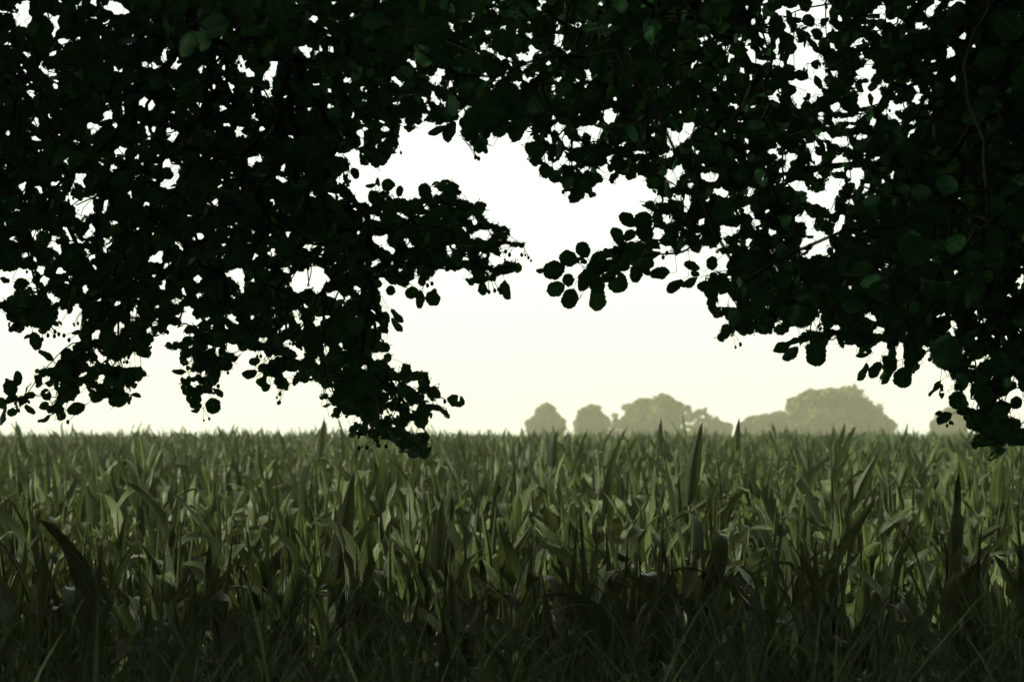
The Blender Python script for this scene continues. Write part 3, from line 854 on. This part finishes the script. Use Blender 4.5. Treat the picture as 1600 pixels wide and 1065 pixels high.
for (cx, cy, Lp, Wp, ang) in NEAR:
    d = rng.uniform(3.9, 4.7); Lp *= 1.15; Wp *= 1.15; L = Lp*d/FPX; W0 = max(Wp*d/FPX, L*.8); tilt = math.acos(min(1, Wp*d/FPX/W0))
    a, s, n = frame(R(ang), tilt, R(ang)); keep(at(cx, cy, d), a, s, n, L, W0, None, None)

# limbs that carry the boughs, high above the lane
def spline(P, n=40):
    P = np.array(P, float); P = np.vstack([2*P[0]-P[1], P, 2*P[-1]-P[-2]]); out = []
    m = len(P)-3
    for k in range(n):
        x = k/(n-1)*m; i = min(int(x), m-1); t = x-i; p0, p1, p2, p3 = P[i:i+4]
        out.append(.5*((2*p1)+(-p0+p2)*t+(2*p0-5*p1+4*p2-p3)*t*t+(-p0+3*p1-3*p2+p3)*t**3))
    return np.array(out)
LIMBS = [spline([(2.95,5.0,3.1),(2.4,5.9,3.75),(1.2,6.35,4.0),(-.4,6.4,4.05),(-2.2,6.35,3.9),(-3.6,6.2,3.7)], 60),
         spline([(2.95,5.0,3.4),(2.5,4.6,3.9),(1.2,4.3,4.2),(-.8,4.2,4.3),(-3.0,4.1,4.2)], 50),
         spline([(2.95,5.0,3.7),(2.2,3.6,4.9),(.8,1.6,5.8),(-1.0,-1.2,5.9),(-2.2,-3.2,5.4)], 50),
         spline([(2.95,5.0,3.9),(3.4,4.0,5.0),(4.0,2.0,5.8),(4.2,-.4,5.6)], 40),
         spline([(2.95,5.0,4.6),(1.6,5.6,6.0),(-.6,5.8,6.9),(-2.6,5.6,6.8)], 40)]
ROOTX = [-150, 40, 200, 350, 500, 640, 780, 930, 1080, 1230, 1380, 1530, 1690]
roots = []
for rx in ROOTX:
    x = (rx-800)/FPX*6.5; k = int(np.argmin(np.abs(LIMBS[0][:, 0]-x))); roots.append(LIMBS[0][k])
near_roots = []
for rx in (420, 650, 900, 1200, 1450):
    x = (rx-800)/FPX*4.6; k = int(np.argmin(np.abs(LIMBS[1][:, 0]-x))); near_roots.append(LIMBS[1][k])
roots = np.array(roots+near_roots)
B = np.array([l[0]-l[1]*l[4]*.32 for l in LEAVES]); N = len(B); NR = len(roots)
STICKS = [([(1640,238),(1500,250),(1400,256),(1300,258),(1240,270),(1180,276)], 6.4, .011, .005),
 ([(1200,48),(1228,26),(1255,14),(1300,6)], 6.2, .0012, .003), ([(1243,20),(1240,60),(1241,105)], 6.2, .0022, .001),
 ([(1292,-20),(1290,30),(1293,70),(1300,90)], 6.3, .0025, .001), ([(1383,-10),(1384,30),(1372,58),(1352,54)], 6.3, .0025, .001),
 ([(1222,60),(1260,38),(1290,44)], 6.3, .0015, .001), ([(1225,75),(1218,110),(1235,140)], 6.3, .0015, .001),
 ([(479,395),(481,425),(483,448)], 6.3, .003, .002), ([(485,395),(486,425),(480,448)], 6.4, .002, .002), ([(470,412),(460,428),(447,450)], 6.3, .002, .002),
 ([(160,303),(140,311),(118,321)], 6.3, .003, .002), ([(146,309),(130,326),(126,340)], 6.3, .0015, .001),
 ([(536,300),(556,315),(580,324),(620,334)], 6.2, .003, .003), ([(1228,240),(1227,262),(1229,285)], 6.3, .0012, .001),
 ([(1100,360),(1070,392),(1020,398),(985,405)], 6.3, .004, .002), ([(1100,225),(1068,204)], 6.3, .0012, .001),
 ([(205,430),(190,470),(185,520),(190,560)], 6.3, .004, .002),([(100,330),(210,250)], 6.5, .002, .002)]
NODE = np.vstack([roots, B]); M_ = len(NODE)
rel = NODE-CAM; dep = rel@FWD; PXn = np.stack([800+rel@RGT/dep*FPX, 532.5-rel@UPV/dep*FPX], -1)
def masked(P):
    i = np.clip(P[..., 1].astype(int)-GY0, 0, MASK.shape[0]-1); j = np.clip(P[..., 0].astype(int)-GX0, 0, MASK.shape[1]-1)
    return (COVER[i, j] > 0) | (P[..., 1] < -140)
best = np.full(M_, 1e9); par = np.full(M_, -1); path = np.zeros(M_); done = np.zeros(M_, bool); owner = np.full(M_, -1)
isnear = dep < 5.2; isnear[:NR] = np.arange(NR) >= 13
for r in range(NR): best[r] = 0; owner[r] = r
seq = []
for _ in range(M_):
    c = np.where(done, 1e9, best); i = int(np.argmin(c))
    if c[i] >= 1e8: break
    done[i] = True; seq.append(i)
    if par[i] >= 0: owner[i] = owner[par[i]]; path[i] = path[par[i]]+np.linalg.norm(NODE[i]-NODE[par[i]])
    dv = np.linalg.norm(NODE-NODE[i], axis=1)
    cand = np.nonzero(~done & (dv*1.0+.18*path[i] < best) & (dv < 1.6) & (isnear == isnear[i]))[0]
    if len(cand) == 0: continue
    out = sum((~masked(PXn[cand]*(1-q)+PXn[i]*q)).astype(float) for q in (.2, .4, .6, .8))/4
    cost = dv[cand]*(1+16*out)+.18*path[i]+np.where(isnear[cand] != isnear[i], 9., 0)
    b = cost < best[cand]; best[cand[b]] = cost[b]; par[cand[b]] = i
desc = np.ones(M_)
for i in reversed(seq):
    if par[i] >= 0: desc[par[i]] += desc[i]

alder = tag(empty("alder_tree", (2.95, 5.0, 0)), "large dark alder whose hanging leafy boughs frame the whole top of the view", "tree")
g = Geo(); tz = np.linspace(-.05, 9, 24)
tp = np.stack([2.95+.12*np.sin(tz*.7), 5.0+.1*np.cos(tz*.9), tz], -1); tube(g, tp, .27*np.exp(-tz/2.2)*.35+.20*(1-tz/11), 16)
build("trunk", g, M_BARK, alder)
for l in LIMBS:
    g = Geo(); tube(g, l, np.linspace(.085, .022, len(l)), 9); build("limb", g, M_BARK, alder)
def cone(g, p, r):
    zs = np.array([-1, -.6, 0, .6, 1])*r*1.35; rr = np.array([.12, .8, 1, .75, .12])*r
    tube(g, np.stack([np.full(5, p[0]), np.full(5, p[1]), p[2]+zs], -1), rr, 7)
conepos = [(66,530),(75,524),(85,525),(86,518),(92,522),(100,524),(108,531),(106,422),(790,393),(796,398),(773,454),(779,452),(782,457),(764,456),(603,697),(561,700),(573,699),(590,690),(1042,395),(1036,402),
 (675,443),(668,446),(262,519),(341,603),(106,659),(695,627),(743,246),(748,248),(880,300)]
for r in range(NR):
    idx = [i for i in seq if owner[i] == r and i >= NR]
    if not idx: continue
    g = Geo(); gl = Geo()
    for i in idx:
        p = par[i]; r1 = min(max(.0008, .00085*desc[i]**.46), .02); r0 = min(max(r1, .00075*desc[p]**.46), max(r1*1.3, .001)) if p >= NR else r1*1.15
        a_, b_ = NODE[p], NODE[i]; ln = np.linalg.norm(b_-a_)
        if ln > .25:
            k = 7; q = np.linspace(0, 1, k)[:, None]; pts = a_*(1-q)+b_*q; pts[1:-1] += rng.normal(0, .012*ln, (k-2, 3)); pts[:, 2] += (np.sin(q[:, 0]*math.pi)*.07*ln)
            tube(g, pts, np.linspace(r0, r1, k), 5)
        else: tube(g, [a_, (a_+b_)/2+rng.normal(0, .04*ln, 3), b_], [r0, (r0+r1)/2, r1], 4)
        base, a, s, n, L, W = LEAVES[i-NR]
        tube(g, [b_, (b_+base)/2-np.array([0, 0, .002]), base], [.0010, .0008, .0008], 3)
        leaf_mesh(gl, base, a, s, n, L, W, float(rng.uniform(.1, .9)))
        if rng.random() < .03:
            for q in range(rng.integers(2, 5)):
                pc = b_+np.array([rng.uniform(-.02, .02), rng.uniform(-.02, .02), rng.uniform(-.045, -.015)])
                tube(g, [b_, (b_+pc)/2+rng.normal(0, .003, 3), pc], .0009, 3); cone(g, pc, rng.uniform(.0035, .0055))
    tw = build("bough", g, M_TWIG, alder)
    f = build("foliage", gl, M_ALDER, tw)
for pts, d, r0, r1 in STICKS:
    P = [at(x, y, d+.02*k) for k, (x, y) in enumerate(pts)]; g = Geo()
    S = spline(P, 14) if len(P) > 2 else np.array(P); tube(g, S, np.linspace(r0, r1, len(S)), 6)
    build("branch" if r0 > .01 else "twig", g, M_TWIG, alder)
for x, y in conepos:
    p = at(x, y, 6.2); k = int(np.argmin(np.linalg.norm(NODE-p, axis=1)+.5*(NODE[:, 2] < p[2]))); g = Geo()
    if np.linalg.norm(NODE[k]-p) < .25: tube(g, [NODE[k], (NODE[k]+p)/2+np.array([0, 0, .006]), p], .0011, 7)
    cone(g, p, .0058); build("alder_cone", g, M_TWIG, alder)

# unseen foliage added overhead, behind and beside the viewpoint, shaped to shade this spot
def rough_leaves(g, C, size, tone_lo=.1, tone_hi=.9):
    k = len(C); nrm = rng.normal(size=(k, 3)); nrm /= np.linalg.norm(nrm, axis=1)[:, None]
    a = np.cross(nrm, rng.normal(size=(k, 3))); a /= np.linalg.norm(a, axis=1)[:, None]; s = np.cross(nrm, a)
    S = (size*rng.uniform(.7, 1.3, k))[:, None]
    o = [(-.5, 0), (-.32, .36), (.1, .47), (.5, 0), (.1, -.47), (-.32, -.36)]
    V = np.stack([C+a*S*u+s*S*v+nrm*S*.12*abs(v) for u, v in o], 1).reshape(-1, 3)
    b = (np.arange(k)*6)[:, None]; F = np.concatenate([b+np.array([0, 1, 2, 3])[None], b+np.array([0, 3, 4, 5])[None]])
    uv = np.tile(np.array([(v*2, u+.5) for u, v in o]), (k, 1)); g.add(V, F, uv, np.repeat(rng.uniform(tone_lo, tone_hi, k), 6))
def outside_view(P, m):
    r_ = P-CAM; d = r_@FWD; x = np.abs(r_[:, 0])/np.maximum(d, .01); y = (r_@UPV)/np.maximum(d, .01)
    return (d < .05) | (x > .257+m/np.maximum(d, .1)) | (y > .171+m/np.maximum(d, .1))
SHADE_CROWN = [((.5, 2.5, 5.2), (4.6, 4.6, 1.7), 15000), ((0, -3.4, 2.9), (6.0, 1.6, 3.4), 26000), ((-3.9, 2.0, 3.2), (1.5, 3.8, 3.0), 11000), ((-5.4, 6.4, 4.1), (2.4, 2.4, 3.0), 3000), ((2.75, 6.2, 3.5), (1.1, 1.2, 1.5), 3500), ((-2.9, 6.2, 3.3), (1.2, 1.2, 1.5), 3000),  # lobes placed out of view to block sky and sun; two fill canopy ends
         ((4.3, 1.8, 3.6), (1.7, 3.6, 3.2), 12000), ((1.0, 6.3, 6.5), (5.2, 3.4, 2.2), 16000)]
g = Geo()
for c, r_, k in SHADE_CROWN:
    q = rng.normal(size=(k, 3)); q /= np.linalg.norm(q, axis=1)[:, None]; q *= (rng.uniform(.35, 1, k)**.6)[:, None]
    P = np.array(c)+q*np.array(r_)+rng.normal(0, .12, (k, 3)); P = P[(P[:, 2] > .25) & outside_view(P, .35) & (np.linalg.norm(P-CAM, axis=1) > 1.3)]
    rough_leaves(g, P, .125)
build("crown", g, M_ALDER, alder)  # out of view, added mainly for the shade it casts
# ---------------------------------------------------------------- maize
def ribbon(g, base, az, L, W, e0, e1, p=1.4, n=11, m=5, fold=.35, twist=0., wave=.0, kink=None, tone=.5, tipp=.62, sway=0.):
    t = np.linspace(0, 1, n); e = e0+(e1-e0)*t**p
    if kink: e = e-R(kink[1])*(1/(1+np.exp(-(t-kink[0])*34)))
    azz = az+sway*t**2
    dirs = np.stack([np.cos(e)*np.cos(azz), np.cos(e)*np.sin(azz), np.sin(e)], -1)
    P = np.vstack([base, base+np.cumsum((dirs[:-1]+dirs[1:])/2*(L/(n-1)), 0)])
    side = np.stack([-np.sin(azz), np.cos(azz), np.zeros(n)], -1); nrm = np.cross(dirs, side)
    tw = twist*t; s2 = side*np.cos(tw)[:, None]+nrm*np.sin(tw)[:, None]; n2 = -side*np.sin(tw)[:, None]+nrm*np.cos(tw)[:, None]
    w = W/2*np.minimum(1, .45+t*3.2)*np.clip((1-t)/(1-.45), 0, 1)**tipp
    w = np.where(t < .45, W/2*np.minimum(1, .45+t*3.2), w); w[-1] = .0006
    q = np.linspace(-1, 1, m); ph = rng.uniform(0, 6)
    lift = fold*np.abs(q)[None, :]*w[:, None]+wave*np.sin(t*22+ph)[:, None]*(q**2*np.sign(q))[None, :]*w[:, None]
    V = P[:, None, :]+s2[:, None, :]*(q[None, :, None]*w[:, None, None]*math.cos(fold))+n2[:, None, :]*lift[:, :, None]
    i = np.arange(n-1)[:, None]*m; j = np.arange(m-1)[None, :]
    F = np.stack([i+j, i+j+1, i+m+j+1, i+m+j], -1).reshape(-1, 4)
    uv = np.stack([np.tile(q, n), np.repeat(t, m)], -1); g.add(V.reshape(-1, 3), F, uv, tone)
def maize(seed, n=11, m=5, nl=12, tops=True):
    global rng
    keep_ = rng; rng = np.random.default_rng(seed); g = Geo(); st = Geo(); H = 1.07*rng.uniform(.93, 1.07)
    plane = rng.uniform(0, math.pi); lean = rng.normal(0, .03, 2)
    for k in range(nl):
        f = k/(nl-1); z = .12+f*(H-.14); az = plane+(k % 2)*math.pi+rng.normal(0, .45); top = f > .62
        b = np.array([lean[0]*z, lean[1]*z, z])
        if top: L, W, e0, e1, p = rng.uniform(.40, .62), rng.uniform(.054, .092), R(rng.uniform(68, 90)), R(rng.uniform(-45, 30) if rng.random() < .38 else rng.uniform(35, 84)), 1.6
        elif f > .3: L, W, e0, e1, p = rng.uniform(.52, .8), rng.uniform(.056, .096), R(rng.uniform(58, 84)), R(rng.uniform(-80, 35)), 1.2
        else: L, W, e0, e1, p = rng.uniform(.45, .7), rng.uniform(.045, .07), R(rng.uniform(45, 65)), R(rng.uniform(-75, -20)), 1.1
        kk = (rng.uniform(.45, .75), rng.uniform(70, 130)) if rng.random() < (.45 if f > .3 else .2) else None
        ribbon(g, b, az, L, W, e0, e1, p, n, m, fold=rng.uniform(.15, .6), twist=rng.normal(0, 1.1), wave=rng.uniform(.1, .5), kink=kk,
               tone=float(np.clip(rng.normal(.42, .33), 0, 1)), tipp=rng.uniform(.55, .85), sway=rng.normal(0, .9))
    # the furled leaf at the heart
    ribbon(g, np.array([lean[0]*H, lean[1]*H, H-.1]), plane, rng.uniform(.45, .6), .05, R(89), R(rng.uniform(78, 88)), 1, n, m, fold=1.1, tone=.6, tipp=.9)
    zz = np.linspace(0, H, 7); tube(st, np.stack([lean[0]*zz, lean[1]*zz, zz], -1), np.linspace(.014, .007, 7), 7)
    rng = keep_; return g, st
VAR = [maize(100+k) for k in range(18)]
PROTO = []
for g, st in VAR:
    V, F, UV, T = g.arrays(); a = mesh_of("foliage", V, F, UV, T, M_CORN); V, F, UV, T = st.arrays(); PROTO.append((a, mesh_of("stalk", V, F, UV, T, M_STALK)))
ang = R(24); ca, sa = math.cos(ang), math.sin(ang)
def rows(y0, y1, dr, dp, jit):
    Rm = y1*1.15+5; u = np.arange(-Rm, Rm, dr); v = np.arange(-Rm, Rm, dp); U, Vv = np.meshgrid(u, v)
    X = U*ca-Vv*sa+rng.normal(0, jit, U.shape); Y = U*sa+Vv*ca+rng.normal(0, jit, U.shape)
    ok = (Y > y0) & (Y < y1) & (np.abs(X) < .262*Y+1.6) & (rng.random(U.shape) > .06); return X[ok], Y[ok]
X, Y = rows(6.2, 46, .58, .15, .06)
inview = np.abs(X) < .26*Y+.25; score = Y+np.where(inview, 0, 100)
order = np.argsort(score); front = order[:292]; rest = order[292:]
CORN_G = "maize plants in the front rows of the field"
def plant(x, y, rz, sc, k, label, extra=None):
    root = tag(empty("maize_plant", (x, y, 0)), label, "maize plant", CORN_G); root.rotation_euler.z = rz; root.scale = (sc,)*3
    fo = link("foliage", PROTO[k][0], root); link("stalk", PROTO[k][1], root); return root
for i in front:
    plant(X[i], Y[i], rng.uniform(0, 6.283), rng.uniform(.84, 1.03), int(rng.integers(0, 18)), "green maize plant with arching strap leaves among the crowded front rows")
# eight plants whose tall upper leaf stands out
STAND = [((1073,790),(1097,660),28,9.2,.1,"maize plant raising one broad dark leaf to the skyline below the twin-domed tree"),
 ((524,905),(553,738),32,8.0,.05,"maize plant with a tall dark pointed leaf below the lowest alder sprig"),
 ((497,720),(507,652),12,15.,.15,"maize plant whose narrow dark tip breaks the skyline left of the lowest alder sprig"),
 ((682,890),(692,776),24,8.2,.0,"maize plant with an upright dark blade below and right of the lowest alder sprig"),
 ((1325,800),(1370,712),22,9.6,.2,"maize plant with a dark leaf slanting right beneath the widest distant tree"),
 ((862,730),(869,674),15,13.,.0,"maize plant with a short dark spear leaf just below the smallest rounded distant tree"),
 ((1150,705),(1155,652),12,13.,.6,"maize plant whose slim curled tips break the skyline between the two big distant trees"),
 ((1031,700),(1033,652),10,15.,.1,"maize plant whose thin dark tip stands before the twin-domed distant tree")]
for k, (b, t, w, d, tn, lab) in enumerate(STAND):
    pb, pt = at(*b, d), at(*t, d); v = pt-pb; L = np.linalg.norm(v); sc = 1.0
    root = plant(pb[0], pb[1]+.05, .7*k, sc, (5*k+2) % 18, lab)
    g = Geo(); lp = pb-np.array([pb[0], pb[1]+.05, 0])
    ribbon(g, lp, -math.pi/2, L, w*d/FPX, R(90), R(84), 1, 13, 5, fold=.35, twist=.35, tone=tn, tipp=.8)
    V, F, UV, T = g.arrays(); V[:, 0] += (V[:, 2]-lp[2])*v[0]/v[2]
    e = link("tall_leaf", mesh_of("tall_leaf", V, F, UV, T, M_CORN), root); root.rotation_euler.z = 0
def merge(variants, XX, YY, sc, rz, zs=None):
    parts = []
    ks = rng.integers(0, len(variants), len(XX)); base = 0; Vs, Fs, Us, Ts = [], [], [], []
    for k, (V, F, UV, T) in enumerate(variants):
        s = np.nonzero(ks == k)[0]
        if len(s) == 0: continue
        c, sn = np.cos(rz[s])[:, None]*sc[s][:, None], np.sin(rz[s])[:, None]*sc[s][:, None]
        x = V[None, :, 0]*c-V[None, :, 1]*sn+XX[s][:, None]; y = V[None, :, 0]*sn+V[None, :, 1]*c+YY[s][:, None]; z = V[None, :, 2]*sc[s][:, None]+ground_z(YY[s])[:, None]
        Vs.append(np.stack([x, y, z], -1).reshape(-1, 3).astype(np.float32)); n = len(V)
        Fs.append((F[None]+(np.arange(len(s))*n)[:, None, None]+base).reshape(-1, 4)); base += n*len(s)
        Us.append(np.tile(UV, (len(s), 1))); Ts.append(np.clip(T[None]+rng.normal(0, .12, len(s))[:, None], 0, 1).ravel())
    return np.concatenate(Vs), np.concatenate(Fs), np.concatenate(Us), np.concatenate(Ts)
def chunk(variants, XX, YY, name="far_maize"):
    return merge(variants, XX, YY, np.clip(rng.normal(.99, .085, len(XX)), .75, 1.3), rng.uniform(0, 6.283, len(XX)))
def lod(seed, n, m, nl): return maize(seed, n, m, nl)[0].arrays()
parts = [chunk([lod(300+k, 8, 3, 13) for k in range(14)], X[rest], Y[rest])]
X2, Y2 = rows(46, 130, 1.0, .36, .12); parts.append(chunk([lod(400+k, 5, 2, 11) for k in range(12)], X2, Y2))
X3, Y3 = rows(130, 190, 1.6, 1.0, .3); parts.append(chunk([lod(500+k, 4, 2, 7) for k in range(8)], X3, Y3))
off = 0; Fs = []
for p in parts: Fs.append(p[1]+off); off += len(p[0])
me = mesh_of("maize_field", np.concatenate([p[0] for p in parts]), np.concatenate(Fs), np.concatenate([p[2] for p in parts]), np.concatenate([p[3] for p in parts]), M_CORN)
tag(link("maize_field", me), "maize crop stretching from behind the front rows to the skyline", "maize crop", kind="stuff")

# ---------------------------------------------------------------- tall grass of the verge
g = Geo()
def gx(y): return rng.uniform(-1, 1)*(.262*y+.7)
for k in range(8500):          # blades from the ground
    y = 3.3+3.1*rng.random()**.8; L = rng.uniform(.8, 1.5)
    ribbon(g, np.array([gx(y), y, .02]), rng.uniform(0, 6.28), L, rng.uniform(.003, .007), R(rng.uniform(74, 89)), R(rng.uniform(20, 75)), 2.2, 8, 2, fold=0, twist=rng.normal(0, .6), tone=float(rng.uniform(0, .6)), tipp=.8)
for k in range(1150):           # flowering culms with side blades
    y = 3.4+2.9*rng.random(); x = gx(y); H = rng.uniform(1.0, 1.52); az = rng.uniform(0, 6.28); ln = rng.uniform(.02, .22)
    zz = np.linspace(0, H, 7); P = np.stack([x+math.cos(az)*ln*(zz/H)**2, y+math.sin(az)*ln*(zz/H)**2, zz], -1); tube(g, P, np.linspace(.0022, .0012, 7), 3, tone=.8)
    for q in range(rng.integers(3, 6)):
        f = rng.uniform(.45, .97); i = f*6; b = P[int(i)]*(1-i % 1)+P[min(int(i)+1, 6)]*(i % 1)
        ribbon(g, b, rng.uniform(0, 6.28), rng.uniform(.18, .42), rng.uniform(.004, .009), R(rng.uniform(45, 80)), R(rng.uniform(-25, 55)), 1.3, 8, 3, fold=.3, twist=rng.normal(0, .5), tone=float(rng.uniform(.1, .9)), tipp=.8)
build("grass", g, M_GRASS); tag(bpy.data.objects["grass"], "tall rank grass growing along the field edge in front of the maize", "grass", kind="stuff")
# ---------------------------------------------------------------- trees on the far side of the field
def far_tree(d, trunk_px, lobes, label, dens=1.0, loose=0., n_per=1500, size=.75):
    lobes = lobes+[(lx, 673, lw*.85, 13) for lx, ly, lw, lh in lobes if ly > 640]
    pb = at(trunk_px, 669, d); x, y = pb[0], pb[1]
    root = tag(empty("distant_tree", (x, y, float(ground_z(pb[1])))), label, "tree", "trees beyond the field")
    k = d/FPX; top = 1.9+max((657-ly+lh)*k for lx, ly, lw, lh in lobes)
    g = Geo(); gz = float(ground_z(y)); zz = np.linspace(gz, top*.75, 8); tube(g, np.stack([x+.15*np.sin(zz), np.full(8, y), zz], -1), np.linspace(.5, .15, 8), 8)
    for lx, ly, lw, lh in lobes:
        c = at(lx, ly, d); s0 = np.array([x, y, top*.2]); tube(g, spline([s0, (s0+c)/2+np.array([0, 0, -.4]), c], 8), np.linspace(.26, .08, 8), 6)
    build("trunk", g, M_BARK, root)
    g = Geo()
    for lx, ly, lw, lh in lobes:
        c = at(lx, ly, d); rx, rz = lw*k, lh*k; ry = rx*rng.uniform(.8, 1.1)
        # clump centres on and inside the lobe, small leaf sprays round each
        nc = max(14, int(26*dens*math.sqrt(rx*rz)/2)); q = rng.normal(size=(nc, 3)); q /= np.linalg.norm(q, axis=1)[:, None]
        q *= rng.uniform(.5, .95, nc)[:, None]; cc = c+q*np.array([rx, ry, rz]); cr = np.minimum(rx, rz)*rng.uniform(.13, .34, nc)
        m = int(n_per*dens/ nc*max(1, rx*rz/9))
        if loose > 0: cc = cc[rng.random(nc) > loose]; cr = cr[:len(cc)]
        for cq, r_ in zip(cc, cr):
            u = rng.normal(size=(m, 3)); u /= np.linalg.norm(u, axis=1)[:, None]; u *= (rng.random(m)**.45)[:, None]
            P = cq+u*r_*np.array([1.2, 1.2, 1.0]); P = P[P[:, 2] > gz+.4]; rough_leaves(g, P, size*rng.uniform(.5, .9), *sorted(rng.uniform(0, 1, 2)))
        if loose == 0:
            u = rng.normal(size=(900, 3)); u /= np.linalg.norm(u, axis=1)[:, None]; u *= (.8*rng.random(900)**.4)[:, None]
            rough_leaves(g, c+u*np.array([rx, ry, rz]), size*1.5, 0, .8)
    build("crown", g, M_FAR, root); return root
far_tree(440, 853, [(853,653,22,22),(842,664,24,16),(868,664,18,16),(855,641,14,11)], "small rounded hazy tree standing apart at the left end of the far tree line")
far_tree(450, 925, [(922,650,22,18),(912,661,16,14),(938,660,16,14),(925,641,13,9)], "low hazy tree beside the gap, second from the left end of the far tree line")
far_tree(470, 958, [(957,660,14,16),(968,662,10,14)], "thin pale tree with sky showing through between two denser hazy trees", dens=.5, loose=.4)
far_tree(450, 1000, [(998,645,26,20),(988,660,20,16),(1008,662,22,18),(1005,634,18,14),(1018,642,22,22)], "broad hazy tree forming the left, lower dome of the twin-domed clump")
far_tree(445, 1040, [(1038,640,24,24),(1050,655,20,20),(1030,660,20,16),(1037,629,18,14),(1052,642,18,20)], "tall hazy tree forming the right, higher dome of the twin-domed clump")
far_tree(470, 1090, [(1078,645,13,14),(1096,648,15,13),(1088,660,24,12),(1112,658,16,10)], "sparse hazy tree with an open see-through crown right of the twin-domed clump", dens=.8, loose=.3)
far_tree(470, 1120, [(1116,664,18,9),(1132,667,14,7)], "low hazy scrub tree at the foot of the sparse see-through tree", dens=.6)
far_tree(455, 1180, [(1178,661,18,13),(1196,658,14,12),(1165,666,12,8)], "low bushy hazy tree touching the left foot of the widest tree")
far_tree(455, 1222, [(1216,655,15,14),(1228,660,14,12)], "small hazy tree tucked against the left flank of the widest tree")
far_tree(440, 1300, [(1268,630,34,24),(1318,628,36,26),(1290,650,60,24),(1345,645,30,26),(1252,648,22,22),(1296,618,40,13),(1240,635,12,14)], "widest and tallest hazy tree with a flat broad dome right of centre")
far_tree(450, 1378, [(1372,655,16,16),(1386,663,14,10),(1362,650,14,16)], "low hazy tree sloping down from the right flank of the widest tree")
far_tree(450, 1484, [(1478,655,20,16),(1496,658,18,15),(1484,646,12,9),(1462,664,9,8)], "hazy round tree half hidden behind the lowest right-hand alder leaves")

# ---------------------------------------------------------------- the evening haze
hz = bpy.data.meshes.new("haze"); x0, x1, y0, y1, z0, z1 = -520, 520, -140, 780, -13, 22
hz.from_pydata([(x0,y0,z0),(x1,y0,z0),(x1,y1,z0),(x0,y1,z0),(x0,y0,z1),(x1,y0,z1),(x1,y1,z1),(x0,y1,z1)], [], [(0,3,2,1),(4,5,6,7),(0,1,5,4),(1,2,6,5),(2,3,7,6),(3,0,4,7)])
m, nt, out = new_mat("haze_air"); pv = nt.nodes.new("ShaderNodeVolumePrincipled"); pv.inputs["Color"].default_value = (.95, .92, .74, 1)
pv.inputs["Density"].default_value = HAZE; pv.inputs["Anisotropy"].default_value = .3; nt.links.new(pv.outputs[0], out.inputs["Volume"])
hz.materials.append(m); tag(link("haze", hz), "thin warm haze over the field", "haze", kind="stuff")
print("built")
